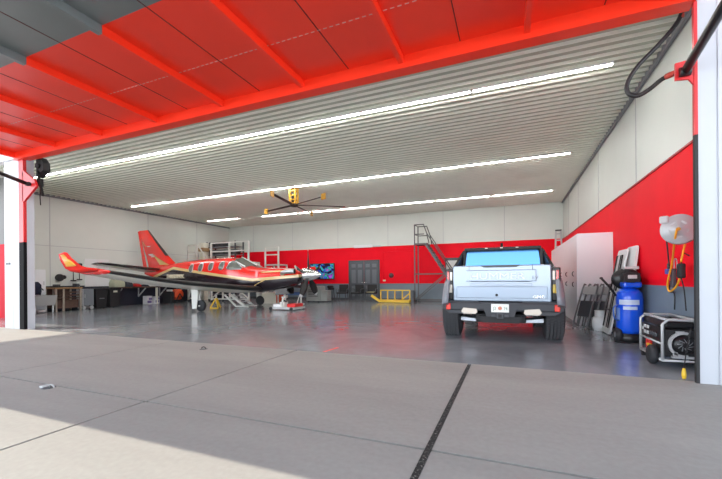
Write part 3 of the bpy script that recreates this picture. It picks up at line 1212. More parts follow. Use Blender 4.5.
# blue jack beam with white saddle behind the nose, beside the left main wheel
jk = thing('jack_beam', 'dark blue lifting beam on white feet behind the nose of the airplane', 'jack', (-10.1, 14.9, 0))
bm = NB()
box(bm, -.55, .95, -.06, .06, .46, .60, bev=.01)
obj('beam', bm, M('jack_blue', (0.02, 0.07, 0.22), 0.4), jk)
for xx in (-.45, .85):
    bm = NB()
    cyl(bm, (xx, 0, .46), (xx, 0, .06), .035)
    box(bm, xx - .12, xx + .12, -.12, .12, 0, .06, bev=.01)
    obj('foot', bm, STANDW, jk)
bm = NB()
box(bm, -.62, -.25, -.1, .1, .60, .66, bev=.01)
obj('saddle', bm, STANDW, jk)

# grey equipment cart right of propeller
cart = thing('ground_power_cart', 'square grey ground power cart standing behind the propeller', 'cart', (-9.60, 16.95, 0))
bm = NB()
box(bm, -.42, .42, -.3, .3, .06, .84, bev=.03)
obj('body', bm, M('cart_grey', (0.30, 0.32, 0.31), 0.5), cart)
bm = NB()
box(bm, .42, .80, -.25, .25, .06, .62, bev=.03)
obj('battery_box', bm, MATS['cart_grey'], cart)
for xx in (-.3, .3):
    for yy in (-.26, .26):
        bm = NB()
        lathe(bm, [(0, -.02), (.05, -.02), (.05, .02), (0, .02)], (xx, yy, .05), 'Y', 14)
        obj('caster', bm, RUBBER, cart)
bm = NB()
for k in range(5):
    box(bm, -.28, .28, -.312, -.298, .30 + k * .08, .335 + k * .08)
obj('vent_grille', bm, DGREY, cart)

# ------------------------------------------------------------------ white maintenance stands behind the aeroplane


def stand(label, x0, x1, y, ztop, zdeck, posts, stair=None, depth=.9):
    t = thing('maintenance_stand', label, 'platform', (x0, y, 0), 0, 'white maintenance stands behind the airplane')
    w = x1 - x0
    b = NB()
    box(b, 0, w, 0, depth, zdeck - .08, zdeck)
    obj('deck', b, M('deck_grey', (0.45, 0.45, 0.43), 0.5), t)
    for xx in posts:
        for yy in (.03, depth - .03):
            b = NB()
            bar(b, (xx, yy, .1), (xx, yy, ztop if yy < .1 else zdeck), .075)
            obj('post', b, STANDW, t)
    b = NB()
    for z in (ztop, (ztop + zdeck) / 2 + .06):
        bar(b, (posts[0], .03, z), (posts[-1], .03, z), .06)
    obj('guard_rail', b, STANDW, t)
    b = NB()
    bar(b, (posts[0], .03, .2), (posts[-1], .03, zdeck - .2), .06)
    bar(b, (posts[-1], .03, .2), (posts[0], .03, zdeck - .2), .06)
    bar(b, (posts[0], .03, .18), (posts[-1], .03, .18), .06)
    obj('cross_brace', b, STANDW, t)
    for xx in (posts[0], posts[-1]):
        for yy in (.03, depth - .03):
            b = NB()
            lathe(b, [(0, -.025), (.06, -.025), (.06, .025), (0, .025)], (xx, yy, .06), 'Y', 14)
            obj('caster', b, RUBBER, t)
    if stair:
        xs0, zs0, xs1, zs1 = stair
        b = NB()
        for yy in (.05, depth - .05):
            bar(b, (xs0, yy, zs0), (xs1, yy, zs1), .05, .14)
        n = 9
        for k in range(n):
            f = (k + .5) / n
            xx, zz = xs0 + (xs1 - xs0) * f, zs0 + (zs1 - zs0) * f
            box(b, xx - .11, xx + .11, .06, depth - .06, zz - .02, zz + .02)
        obj('stair_flight', b, STANDW, t)
        b = NB()
        for yy in (.05,):
            bar(b, (xs0, yy, ztop), (xs1, yy, zs1 + .95), .055)
            bar(b, (xs1, yy, zs1), (xs1, yy, zs1 + .95), .055)
        obj('stair_rail', b, STANDW, t)
    return t


stand('white stair platform left of the others, its stair slanting down to the right', -16.95, -16.2, 15.3, 3.16, 2.25, (.04, .72), stair=(.75, 2.22, 1.6, 1.15))
stand('tall white railed platform standing right behind the cabin roof', -15.15, -12.55, 15.2, 3.20, 2.15, (.04, 1.3, 2.56))
stand('lower white railed platform behind the nose of the airplane', -13.40, -12.40, 17.6, 3.08, 2.1, (.04, .96), depth=.9)

# yellow axle stand and white folding step beneath the aeroplane
js = thing('axle_jack', 'small yellow jack standing behind the near main wheel', 'jack', (-11.55, 11.9, 0))
bm = NB()
for a in (90, 210, 330):
    bar(bm, (0, 0, .45), (.25 * math.cos(R(a)), .25 * math.sin(R(a)), .02), .05)
bar(bm, (-.2, -.12, .02), (.2, -.12, .02), .04)
obj('tripod', bm, YELLOW, js)
bm = NB()
cyl(bm, (0, 0, .2), (0, 0, .62), .035)
obj('ram', bm, STEEL, js)
st = thing('folding_step', 'white airstair frame with slanting rails under the cabin', 'steps', (-11.35, 12.55, 0))
for yy in (0, .55):
    bm = NB()
    bar(bm, (0, yy, .54), (.75, yy, .06), .05, .1)
    bar(bm, (-.35, yy, .54), (.25, yy, .08), .04, .08)
    bar(bm, (.25, yy, .05), (.95, yy, .05), .05, .06)
    obj('side_rail', bm, STANDW, st)
for k in range(4):
    bm = NB()
    f = (k + .5) / 4
    box(bm, .75 * f - .1, .75 * f + .1, 0, .55, .54 - .48 * f - .015, .54 - .48 * f + .015)
    obj('tread', bm, LGREY, st)
cb = thing('parts_crate', 'pale open crate with an orange end standing under the cabin', 'crate', (-11.1, 15.0, 0))
bm = NB()
box(bm, -.55, .35, 0, .5, 0, .55, bev=.02)
obj('crate_body', bm, CREAM, cb)
bm = NB()
box(bm, .36, .58, 0, .5, 0, .60, bev=.02)
obj('orange_end', bm, REDO, cb)

# ------------------------------------------------------------------ left wall: cabinet, sink, workbench, bins
fr = thing('utility_cabinet', 'white upright cabinet at the near end of the left wall', 'cabinet', (-17.25, 8.26, 0))
bm = NB()
box(bm, -.3, .3, -.26, .26, .06, 1.66, bev=.015)
obj('carcass', bm, CABW, fr)
bm = NB()
box(bm, .3, .32, -.25, .25, .70, 1.65, bev=.005)
d_ = obj('cabinet_door', bm, CABW, fr)
bm = NB()
box(bm, .32, .345, .17, .19, 1.05, 1.2)
obj('handle', bm, STEEL, d_)
ct = thing('hanging_coat', 'dark navy coat draped on the front of the white cabinet', 'coat', (-16.92, 8.10, 0))
bm = NB()
loft(bm, [[(.0, -.14, 1.16), (.08, -.10, 1.18), (.08, .12, 1.18), (0, .14, 1.16)], [(0, -.2, 1.05), (.12, -.15, 1.05), (.12, .2, 1.06), (0, .22, 1.05)], [(0, -.18, .8), (.14, -.12, .8), (.13, .2, .8), (0, .2, .8)], [(0, -.2, .68), (.15, -.1, .68), (.12, .18, .68), (0, .22, .68)]])
obj('coat_body', bm, M('navy_cloth', (0.015, 0.018, 0.045), 0.8), ct)
bm = NB()
box(bm, .09, .125, .0, .2, .86, 1.02, bev=.01)
obj('sleeve', bm, MATS['navy_cloth'], ct)
sk = thing('utility_sink', 'grey plastic utility sink standing before the white cabinet', 'sink', (-16.56, 8.18, 0))
bm = NB()
loft(bm, [[(-.26, -.34, .28), (.26, -.34, .28), (.26, .30, .28), (-.26, .30, .28)], [(-.32, -.40, .66), (.32, -.40, .66), (.32, .36, .66), (-.32, .36, .66)], [(-.28, -.36, .66), (.28, -.36, .66), (.28, .32, .66), (-.28, .32, .66)], [(-.22, -.3, .36), (.22, -.3, .36), (.22, .26, .36), (-.22, .26, .36)]], smooth=False)
obj('basin', bm, M('tub_grey', (0.36, 0.37, 0.37), 0.55), sk)
for xx in (-.22, .22):
    for yy in (-.3, .26):
        bm = NB()
        cyl(bm, (xx, yy, 0), (xx, yy, .3), .025)
        obj('leg', bm, WHITE, sk)
bm = NB()
tube(bm, [(-.28, .1, .66), (-.28, .1, .86), (-.2, .1, .92), (-.08, .1, .86)], .018, 8, 4)
obj('faucet', bm, BLACK, sk)
bm = NB()
lathe(bm, [(.0, .0), (.13, 0), (.16, .10), (0, .10)], (0, 0, .02), 'Z', 18)
obj('drain_bucket', bm, WHITE, sk)

wb = thing('workbench', 'wooden topped workbench with open dark shelves along left wall', 'workbench', (-16.85, 9.35, 0))
bm = NB()
box(bm, -.38, .38, -.78, .22, .89, .95, bev=.006)
obj('bench_top', bm, WOOD, wb)
bm = NB()
box(bm, -.36, .36, -.72, .16, .50, .53)
box(bm, -.36, .36, -.72, .16, .12, .15)
box(bm, -.37, -.34, -.74, .18, .1, .89)
box(bm, .25, .27, -.66, .12, .15, .45)
for k in range(2):
    box(bm, .30, .33, -.60, .12, .60 + k * .12, .66 + k * .12)
obj('shelf', bm, WOODD, wb)
for xx in (-.34, .34):
    for yy in (-.72, -.46, .16):
        bm = NB()
        bar(bm, (xx, yy, 0), (xx, yy, .89), .06)
        obj('leg', bm, M('bench_post', (0.34, 0.29, 0.24), 0.5), wb)
tc_ = thing('rolling_tool_cabinet', 'grey metal tool cabinet on casters at the right end of the workbench', 'cabinet', (-16.72, 9.82, 0))
bm = NB()
box(bm, -.20, .20, -.20, .22, .16, .86, bev=.012)
obj('carcass', bm, M('tool_cab', (0.20, 0.215, 0.24), 0.4), tc_)
bm = NB()
box(bm, .20, .212, -.185, .205, .19, .83, bev=.004)
dd = obj('cabinet_door', bm, MATS['tool_cab'], tc_)
bm = NB()
box(bm, .212, .235, -.16, -.14, .5, .65)
obj('handle', bm, STEEL, dd)
bm = NB()
box(bm, -.2, .215, -.225, -.2, .16, .86)
obj('side_trim', bm, LGREY, tc_)
for xx in (-.14, .14):
    for yy in (-.14, .16):
        bm = NB()
        lathe(bm, [(0, -.03), (.07, -.03), (.075, 0), (.07, .03), (0, .03)], (xx, yy, .075), 'X', 16)
        box(bm, xx - .04, xx + .04, yy - .02, yy + .02, .1, .16)
        obj('caster', bm, LGREY, tc_)
vz = thing('bench_vise', 'dark vise bolted on the right end of the wooden workbench', 'vise', (-16.62, 9.42, .95))
bm = NB()
box(bm, -.1, .1, -.08, .08, 0, .05)
box(bm, -.14, -.04, -.07, .07, .05, .15, bev=.01)
box(bm, .05, .12, -.07, .07, .05, .15, bev=.01)
cyl(bm, (-.1, 0, .08), (.22, 0, .08), .02)
obj('vise_body', bm, DGREY, vz)
bm = NB()
cyl(bm, (.2, 0, 0.0), (.2, 0, .16), .01)
obj('vise_handle', bm, STEEL, vz)
tl_ = thing('bench_tool_tray', 'low dark tray of tools on the left end of the workbench', 'tray', (-16.7, 8.75, .95))
bm = NB()
box(bm, -.12, .12, -.16, .16, 0, .06, bev=.01)
obj('tray', bm, BLACKM, tl_)
bm = NB()
cyl(bm, (0, -.12, .09), (0, .12, .09), .035)
obj('tool', bm, DGREY, tl_)

for (nm, yy, z0, z1, hr, lab) in (('wall_hung_trolley_wheel', 9.30, 1.22, 1.50, .15, 'largest black round tool hanging on left wall below the winglet'),
                                  ('wall_hung_polisher', 9.82, 1.20, 1.86, .085, 'black round-headed tool hanging on left wall, middle of three'),
                                  ('wall_hung_blower', 10.06, 1.24, 1.98, .095, 'black square-headed tool hanging highest on left wall above the wing')):
    t = thing(nm, lab, 'tool', (XL, yy, 0))
    bm = NB()
    if hr > .1:
        lathe(bm, [(.06, 0.02), (hr, .03), (hr, .12), (.06, .13)], (0, 0, z1 - hr), 'X', 20)
        lathe(bm, [(0.0, 0.0), (hr * .55, .02), (hr * .55, .10), (0, .12)], (0, .16, z1 - hr + .02), 'X', 20)
    else:
        box(bm, 0.0, .14, -hr, hr, z1 - 2.2 * hr, z1, bev=.03)
    obj('head', bm, BLACKM, t)
    bm = NB()
    cyl(bm, (.07, 0, z1 - hr), (.07, 0, z0 + .03), .016)
    obj('shaft', bm, DGREY, t)
    bm = NB()
    box(bm, .02, .13, -.09, .09, z0, z0 + .05, bev=.01)
    obj('foot_plate', bm, BLACKM, t)

wp_ = tag(obj('white_board', (lambda b: (box(b, XL + .014, XL + .044, 10.3, 11.35, .95, 2.20, bev=.006), b)[1])(NB()), M('board_white', (0.78, 0.79, 0.80), 0.35)),
          'large white board leaning upright on left wall above the bins', 'board')

bin0 = None
for k, (yy, lab) in enumerate(((10.42, 'black wheeled bin with plain lid, nearest the tool cabinet'), (11.0, 'black wheeled bin with a white label, under the white board'))):
    t = thing('trash_bin', lab, 'bin', (-16.85, yy, 0), 0, 'black bins along the left wall')
    bm = NB()
    loft(bm, [[(-.22, -.2, .04), (.22, -.2, .04), (.22, .2, .04), (-.22, .2, .04)], [(-.27, -.25, .82), (.27, -.25, .82), (.27, .25, .82), (-.27, .25, .82)]], smooth=False)
    obj('bin_body', bm, BLACKM, t)
    bm = NB()
    box(bm, -.29, .29, -.265, .265, .82, .88, bev=.015)
    obj('lid', bm, BLACK, t)
    for s in (-1, 1):
        bm = NB()
        lathe(bm, [(0, -.02), (.08, -.02), (.08, .02), (0, .02)], (-.18, s * .22, .08), 'Y', 14)
        obj('bin_wheel', bm, RUBBER, t)
    bm = NB()
    box(bm, .255, .268, -.09, .09, .68, .76) if k else box(bm, .245, .262, -.1, .1, .42, .45)
    obj('label_plate', bm, M('label_cream', (0.62, 0.62, 0.50), 0.5) if k else MGREY, t)

lb = thing('long_bench', 'long brown bench top on slanting wall brackets along left wall', 'bench', (XL + .03, 12.8, 0))
bm = NB()
box(bm, 0.0, .62, -1.45, 2.6, .84, .90, bev=.006)
obj('bench_top', bm, WOODD, lb)
for yy in (-1.2, .0, 1.2, 2.3):
    bm = NB()
    bar(bm, (.55, yy, .83), (.02, yy, .40), .045)
    bar(bm, (.03, yy, .83), (.03, yy, .38), .045)
    obj('bracket', bm, LGREY, lb)
bm = NB()
bar(bm, (.55, .62, 0), (.55, .62, .84), .08)
obj('leg', bm, CREAM, lb)
for k, (yy, w, h, m, nm, lab, cat) in enumerate((
        (11.55, .5, .42, M('bag_cream', (0.50, 0.52, 0.38), .8), 'canvas_bag', 'pale canvas bag on the left end of the long brown bench', 'bag'),
        (12.05, .3, .28, M('bag_dark', (0.04, 0.045, 0.06), .6), 'tool_bag', 'dark tool bag beside the pale canvas bag', 'bag'),
        (12.5, .28, .16, REDP, 'red_toolbox', 'small red toolbox lying on the long brown bench', 'toolbox'))):
    t = thing(nm, lab, cat, (XL + .3, yy, .90))
    bm = NB()
    loft(bm, [[(x_ * .22, y_ * w / 2, z_) for x_, y_ in ((-1, -1), (1, -1), (1, 1), (-1, 1))] for z_ in (0, h * .5)] + [[(x_ * .12, y_ * w * .36, h) for x_, y_ in ((-1, -1), (1, -1), (1, 1), (-1, 1))]], smooth=False)
    obj('shell', bm, m, t, bevel=.03)
    bm = NB()
    tube(bm, [(0, -w * .25, h - .01), (0, -w * .2, h + .07), (0, w * .2, h + .07), (0, w * .25, h - .01)], .014, 8, 3)
    obj('handle', bm, DGREY, t)
for k, (yy, lab) in enumerate(((13.0, 'white and purple carton on the floor under the long bench'), (13.42, 'second white and purple carton, right of the other under the long bench'))):
    t = thing('fluid_carton', lab, 'box', (XL + .45, yy, 0), .15 * k, 'cartons under the long bench')
    bm = NB()
    box(bm, -.15, .15, -.15, .15, 0, .42 - .05 * k, bev=.01)
    obj('carton_body', bm, M('carton_white', (0.66, 0.65, 0.68), .6), t)
    bm = NB()
    box(bm, .15, .156, -.12, .10, .06, .18)
    box(bm, .15, .156, -.04, .13, .22, .32)
    obj('printed_patch', bm, M('carton_purple', (0.16, 0.12, 0.30), .6), t)
hr_ = thing('floor_hose_reel', 'orange red hose reel on a dark frame on the floor beneath the wing', 'hose reel', (-16.75, 14.35, 0))
bm = NB()
lathe(bm, [(.10, -.16), (.28, -.15), (.29, -.11), (.18, -.10), (.18, .10), (.29, .11), (.28, .15), (.10, .16)], (.1, 0, .45), 'X', 26)
obj('drum', bm, REDO, hr_)
bm = NB()
for s in (-1, 1):
    bar(bm, (.1 + s * .2, -.35, .03), (.1 + s * .2, .35, .03), .05)
    bar(bm, (.1 + s * .2, -.3, .03), (.1 + s * .2, 0, .5), .04)
    bar(bm, (.1 + s * .2, .3, .03), (.1 + s * .2, 0, .5), .04)
box(bm, -.3, .3, -.55, -.36, 0, .62, bev=.02)
obj('reel_frame', bm, BLACKM, hr_)
bm = NB()
box(bm, -.1, .2, -.5, -.36, .62, .72, bev=.02)
obj('pump_cap', bm, WHITE, hr_)

# stacked storage in the far left corner: rack with dark bins and boxes on a column
rk = thing('storage_rack', 'tall rack packed with dark bins in the far left corner', 'rack', (-16.9, 17.2, 0))
for xx in (-.5, 1.7):
    for yy in (0, .7):
        bm = NB()
        bar(bm, (xx, yy, 0), (xx, yy, 3.55), .06)
        obj('upright', bm, DGREY, rk)
for z in (.3, 1.2, 2.1, 2.72, 3.2):
    bm = NB()
    box(bm, -.5, 1.7, 0, .7, z, z + .04)
    obj('shelf', bm, MGREY, rk)
binp = None
k = 0
for z in (2.14, 2.76, 3.24):
    for i in range(5 if z < 3 else 3):
        lab = f'dark storage bin, {ORD[i]} from the left on the {["upper middle", "second highest", "topmost"][[2.14, 2.76, 3.24].index(z)]} shelf of the corner rack'
        if binp is None:
            bm = NB()
            loft(bm, [[(-.16, -.22, 0), (.16, -.22, 0), (.16, .22, 0), (-.16, .22, 0)], [(-.19, -.26, .30), (.19, -.26, .30), (.19, .26, .30), (-.19, .26, .30)]], smooth=False)
            binp = obj('storage_bin', bm, M('bin_dark', (0.03, 0.03, 0.035), .5))
            tag(binp, lab, 'bin', 'dark bins on the corner rack')
            q = binp
        else:
            q = binp.copy()
            C.objects.link(q)
            q['label'] = lab
        q.location = (-16.9 - .25 + i * .42, 17.55, z)
clm = thing('carton_column', 'narrow beige box column with brown carton against the left wall', 'box column', (-17.25, 16.8, 0))
bm = NB()
box(bm, -.18, .18, -.18, .18, 0, 3.46, bev=.01)
obj('column_box', bm, CREAM, clm)
bm = NB()
box(bm, -.1, .32, -.34, .10, 2.92, 3.14, bev=.01)
obj('brown_carton', bm, BROWN, clm)

# ------------------------------------------------------------------ back wall
tv = thing('television', 'black framed television with colourful picture on the red back wall', 'television', (-10.5, YB - .022, 1.67))
bm = NB()
box(bm, -.84, .84, -.07, 0, -.48, .48, bev=.01)
obj('television_case', bm, BLACK, tv)
bm = NB()
box(bm, -.79, .79, -.075, -.06, -.43, .43)
obj('screen', bm, SCREEN, tv)
ac = thing('wall_unit', 'long white wall unit mounted at the top of the red band', 'wall unit', (-7.82, YB, 3.0))
bm = NB()
box(bm, -.56, .56, -.14, 0, -.02, .13, bev=.02)
obj('casing', bm, WHITE, ac)
bm = NB()
box(bm, .60, 1.05, -.08, 0, 0, .06, bev=.01)
obj('side_pipe_cover', bm, LGREY, ac)
# double door
dr = thing('door_2', 'x', 'door', (-7.80, YB, 0))
del dr['label'], dr['category']
dr['kind'] = 'structure'
bm = NB()
box(bm, -.95, -.87, -.06, .02, 0, 2.27)
box(bm, .87, .95, -.06, .02, 0, 2.27)
box(bm, -.95, .95, -.06, .02, 2.19, 2.27)
obj('door_frame', bm, DGREY, dr)
for s in (-1, 1):
    bm = NB()
    x0, x1 = min(s * .01, s * .87), max(s * .01, s * .87)
    box(bm, x0, x1, -.035, -.0, 0.01, 2.19)
    lf = obj('door_leaf', bm, DOORD, dr)
    cx = (x0 + x1) / 2
    bm = NB()
    for dx in (-.2, .2):
        for z0, z1 in ((1.86, 2.05), (.95, 1.72), (.2, .8)):
            box(bm, cx + dx - .13, cx + dx + .13, -.05, -.035, z0, z1, bev=.008)
            box(bm, cx + dx - .10, cx + dx + .10, -.058, -.05, z0 + .03, z1 - .03, bev=.004)
    obj('raised_panel', bm, M('door_panel_grey', (0.13, 0.145, 0.165), 0.35), lf)
    bm = NB()
    lathe(bm, [(.0, -.10), (.035, -.09), (.03, -.04), (.045, -.035)], (s * .09, 0, 1.0), 'Y', 14)
    obj('door_knob', bm, CHROME, lf)
sw = tag(obj('light_switch', (lambda b: (box(b, -6.66, -6.50, YB - .02, YB, 1.06, 1.14, bev=.004), b)[1])(NB()), M('switch_cream', (0.75, 0.66, 0.48), .4)),
         'cream switch plate on the red wall right of the double door', 'switch')
sg = thing('wall_alarm', 'small dark octagonal plate on red wall right of the double door', 'plate', (-6.17, YB, 1.38))
bm = NB()
lathe(bm, [(0, -.05), (.12, -.05), (.15, -.02), (.15, 0)], (0, 0, 0), 'Y', 8)
obj('plate', bm, M('plate_dark_red', (0.16, 0.02, 0.03), .4), sg)
bm = NB()
lathe(bm, [(0, -.06), (.07, -.06), (.07, -.05)], (0, 0, 0), 'Y', 12)
obj('button', bm, DGREY, sg)
bm = NB()
tube(bm, [(-6.62, YB - .02, 1.14), (-6.62, YB - .02, 2.68), (-5.9, YB - .02, 2.72), (-5.9, YB - .02, 2.90)], .016, 8)
tube(bm, [(-5.9, YB - .02, 2.72), (-4.7, YB - .02, 2.72)], .016, 8)
tag(obj('conduit', bm, WALLR), 'thin red painted conduit running up the back wall beside the door', 'conduit')
# shuttered hatch behind the truck
w1 = thing('window_1', 'x', 'window', (-2.78, YB, 0))
del w1['label'], w1['category']
w1['kind'] = 'structure'
bm = NB()
box(bm, -.42, .42, -.05, 0, 1.40, 2.26)
obj('window_frame', bm, DGREY, w1)
bm = NB()
box(bm, -.36, .36, -.06, -.045, 1.46, 2.12)
obj('window_pane', bm, M('pane_white', (0.66, 0.68, 0.66), .3), w1)
# chairs by the door
ch0 = None
for k, (xx, yy, rz, lab) in enumerate(((-8.35, 17.6, .15, 'black chair leftmost of the row before the double door'), (-7.55, 17.75, -.1, 'black chair in the middle of the row before the double door'), (-6.78, 17.75, .1, 'black chair rightmost of the row, papers on it, before the double door'))):
    if ch0 is None:
        t = thing('office_chair', lab, 'chair', (xx, yy, 0), rz, 'black chairs before the double door')
        bm = NB()
        box(bm, -.27, .27, -.27, .27, .42, .50, bev=.03)
        obj('seat', bm, BLACKM, t)
        bm = NB()
        box(bm, -.26, .26, .22, .28, .48, .90, bev=.03)
        obj('backrest', bm, BLACKM, t)
        for s in (-1, 1):
            bm = NB()
            tube(bm, [(s * .28, .24, .5), (s * .30, .2, .66), (s * .30, -.15, .66), (s * .28, -.2, .48)], .02, 8, 3)
            obj('armrest', bm, DGREY, t)
            for sy in (-1, 1):
                bm = NB()
                bar(bm, (s * .22, sy * .2, .43), (s * .25, sy * .25, .0), .035)
                obj('leg', bm, DGREY, t)
        ch0 = t
    else:
        dup(ch0, (xx, yy, 0), rz, lab)
bm = NB()
prism(bm, [(-.22, .0), (.20, .0), (.22, .012), (-.20, .012)], 'Y', -.15, .18)
prism(bm, [(-.15, .012), (.25, .012), (.23, .022), (-.17, .022)], 'Y', -.2, .1)
tag(obj('paper_stack', bm, M('paper_yellow', (0.72, 0.68, 0.36), .6), None, (-6.78, 17.75, .50)), 'loose pale yellow papers lying on the rightmost chair', 'papers')
sc_ = thing('shop_stool', 'dark tall stool with folded jacket left of the black chairs', 'stool', (-9.05, 17.65, 0))
bm = NB()
lathe(bm, [(0, .64), (.17, .64), (.18, .68), (.15, .71), (0, .71)], (0, 0, 0), 'Z', 20)
obj('seat', bm, BLACKM, sc_)
for a in (45, 135, 225, 315):
    bm = NB()
    bar(bm, (.12 * math.cos(R(a)), .12 * math.sin(R(a)), .64), (.22 * math.cos(R(a)), .22 * math.sin(R(a)), 0), .03)
    obj('leg', bm, DGREY, sc_)
bm = NB()
box(bm, -.2, .1, -.12, .12, .71, .86, bev=.05)
obj('folded_jacket', bm, BLACK, sc_)

# yellow railed ramp unit
yr = thing('yellow_railed_platform', 'low yellow railed steel platform standing on floor by the back wall', 'platform', (-6.15, 17.15, 0))
YW = 1.58
bm = NB()
box(bm, 0, YW, 0, .5, .02, .15, bev=.01)
obj('base', bm, YELLOW, yr)
for i, xx in enumerate((.04, .4, .78, 1.16, 1.54)):
    bm = NB()
    bar(bm, (xx, .25, .1), (xx, .25, .62), .05)
    obj('post', bm, YELLOW, yr)
bm = NB()
bar(bm, (.02, .25, .62), (YW - .02, .25, .62), .05)
obj('top_rail', bm, YELLOW, yr)
bm = NB()
bar(bm, (1.1, .25, .12), (1.5, .25, .45), .05)
obj('brace', bm, YELLOW, yr)
bm = NB()
bar(bm, (-.42, .1, .36), (.05, .1, .06), .05, .12)
obj('ramp_lip', bm, YELLOW, yr)
bm = NB()
box(bm, 1.62, 1.76, .15, .35, 0.0, .62, bev=.01)
obj('end_post', bm, DGREY, yr)

# rolling ladder with railed top
rl = thing('rolling_ladder', 'tall dark grey rolling ladder with railed top landing at the back wall', 'ladder', (-4.5, 18.0, 0))
LD = .75
for yy in (0, LD):
    bm = NB()
    bar(bm, (0, yy, .06), (0, yy, 3.90), .05)
    obj('upright', bm, STAIR, rl)
bm = NB()
box(bm, -.03, .62, 0, LD, 2.90, 2.97)
obj('landing', bm, STAIR, rl)
bm = NB()
for z in (3.90, 3.42):
    tube(bm, [(0, 0, z), (0, LD, z)], .025, 8)
    for yy in (0, LD):
        tube(bm, [(0, yy, z), (.48, yy, z)], .025, 8)
for yy in (0, LD):
    tube(bm, [(.46, yy, 3.90), (.62, yy, 3.45), (.72, yy, 2.97)], .025, 8)
    tube(bm, [(.62, yy, 3.45), (1.75, yy, 1.65)], .025, 8)
obj('guard_rail', bm, STAIR, rl)
bm = NB()
for yy in (0, LD):
    bar(bm, (.55, yy, 2.92), (2.35, yy, .10), .05, .09)
for k in range(12):
    f = (k + .6) / 12
    box(bm, .55 + 1.8 * f - .09, .55 + 1.8 * f + .09, .03, LD - .03, 2.92 - 2.82 * f - .015, 2.92 - 2.82 * f + .015)
obj('stair_flight', bm, STAIR, rl)
bm = NB()
for yy in (0, LD):
    bar(bm, (0, yy, 1.42), (1.5, yy, 1.42), .045)
    bar(bm, (0, yy, .12), (1.5, yy, 1.40), .045)
    bar(bm, (0, yy, .10), (2.3, yy, .10), .05)
obj('brace', bm, STAIR, rl)
for xx in (.05, 2.2):
    for yy in (0, LD):
        bm = NB()
        lathe(bm, [(0, -.025), (.06, -.025), (.06, .025), (0, .025)], (xx, yy - .04, .06), 'Y', 12)
        obj('caster', bm, RUBBER, rl)

# step ladder leaning in the far right corner behind the cabinets
sl = thing('step_ladder', 'aluminium ladder top showing above the white cabinets in the far right corner', 'ladder', (2.02, 18.85, 0))
for s in (-1, 1):
    bm = NB()
    bar(bm, (s * .22, -.2, 0), (s * .10, .2, 3.36), .05, .07)
    obj('side_rail', bm, STEEL, sl)
bm = NB()
for k in range(11):
    f = (k + .7) / 11.2
    w = .22 - .12 * f
    bar(bm, (-w, -.2 + .4 * f, 3.36 * f), (w, -.2 + .4 * f, 3.36 * f), .03, .06)
obj('rung', bm, STEEL, sl)
bm = NB()
box(bm, -.13, .13, .12, .27, 3.34, 3.40, bev=.01)
obj('top_cap', bm, DGREY, sl)

# ------------------------------------------------------------------ right side: cabinets
CX, CH = 1.49, 2.26
cy0, cwid = 10.3, 1.22
cab0 = None
for k in range(5):
    lab = ['tall white storage cabinet nearest the camera along the right wall', 'second tall white storage cabinet from the camera along right wall', 'third tall white storage cabinet from the camera along right wall',
           'fourth tall white storage cabinet along the right wall behind the truck', 'farthest tall white storage cabinet along right wall near the back'][k]
    if cab0 is None:
        t = thing('storage_cabinet', lab, 'cabinet', (CX, cy0, 0), 0, 'white cabinets along the right wall')
        bm = NB()
        box(bm, .02, XR - CX - .005, 0.005, cwid - .005, .08, CH)
        box(bm, .06, XR - CX - .02, .01, cwid - .01, 0, .08)
        obj('carcass', bm, CABW, t)
        for z0, z1 in ((.10, 1.135), (1.145, CH - .01)):
            bm = NB()
            box(bm, 0, .02, .01, cwid - .01, z0, z1, bev=.003)
            dd = obj('cabinet_door', bm, CABW, t)
            bm = NB()
            zc = z1 - .13 if z0 < .5 else z0 + .13
            tube(bm, [(0, .50, zc - .06), (-.035, .46, zc - .03), (-.035, .46, zc + .03), (0, .50, zc + .06)], .01, 8, 3)
            obj('handle', bm, DGREY, dd)
        cab0 = t
    else:
        dup(cab0, (CX, cy0 + k * (cwid + .005), 0), None, lab)

# folded chairs leaning against the cabinet end
for k, (xx, yy, tilt, lab) in enumerate(((1.60, 9.97, 0, 'grey folded chair leftmost of those leaning on the cabinet end'), (1.71, 9.94, 0, 'grey folded chair second of those leaning on the cabinet end'), (1.83, 9.90, 0, 'grey folded chair third of those leaning, above the white gas tank'), (1.96, 9.84, 0, 'grey folded chair rightmost, between the gas tank and white tables'))):
    if k == 0:
        fc = thing('folding_chair', lab, 'chair', (xx, yy, 0), R(-55), 'folded chairs leaning on the cabinets')
        # folded flat, standing upright and leaning toward +y
        for s in (-1, 1):
            bm = NB()
            tube(bm, [(s * .20, -.16, .015), (s * .205, .0, .5), (s * .20, .17, .98), (s * .15, .18, 1.0)], .018, 8, 3)
            obj('frame_leg', bm, M('chair_steel', (0.16, 0.165, 0.175), .4), fc)
            bm = NB()
            tube(bm, [(s * .18, -.06, .015), (s * .18, .06, .55)], .013, 8)
            obj('rear_leg', bm, MATS['chair_steel'], fc)
        bm = NB()
        box(bm, -.19, .19, -.012, .012, -.1, .1, bev=.008)
        bmesh.ops.rotate(bm, verts=bm.verts[:], cent=(0, 0, 0), matrix=Matrix.Rotation(R(-19), 3, 'X'))
        bmesh.ops.translate(bm, verts=bm.verts[:], vec=(0, .145, .87))
        obj('backrest', bm, M('chair_vinyl', (0.42, 0.42, 0.42), .5), fc)
        bm = NB()
        box(bm, -.17, .17, -.014, .014, -.19, .19, bev=.01)
        bmesh.ops.rotate(bm, verts=bm.verts[:], cent=(0, 0, 0), matrix=Matrix.Rotation(R(-17), 3, 'X'))
        bmesh.ops.translate(bm, verts=bm.verts[:], vec=(0, .0, .44))
        obj('seat', bm, DGREY, fc)
    else:
        dup(fc, (xx, yy, 0), R(-55) + .05 * k, lab)

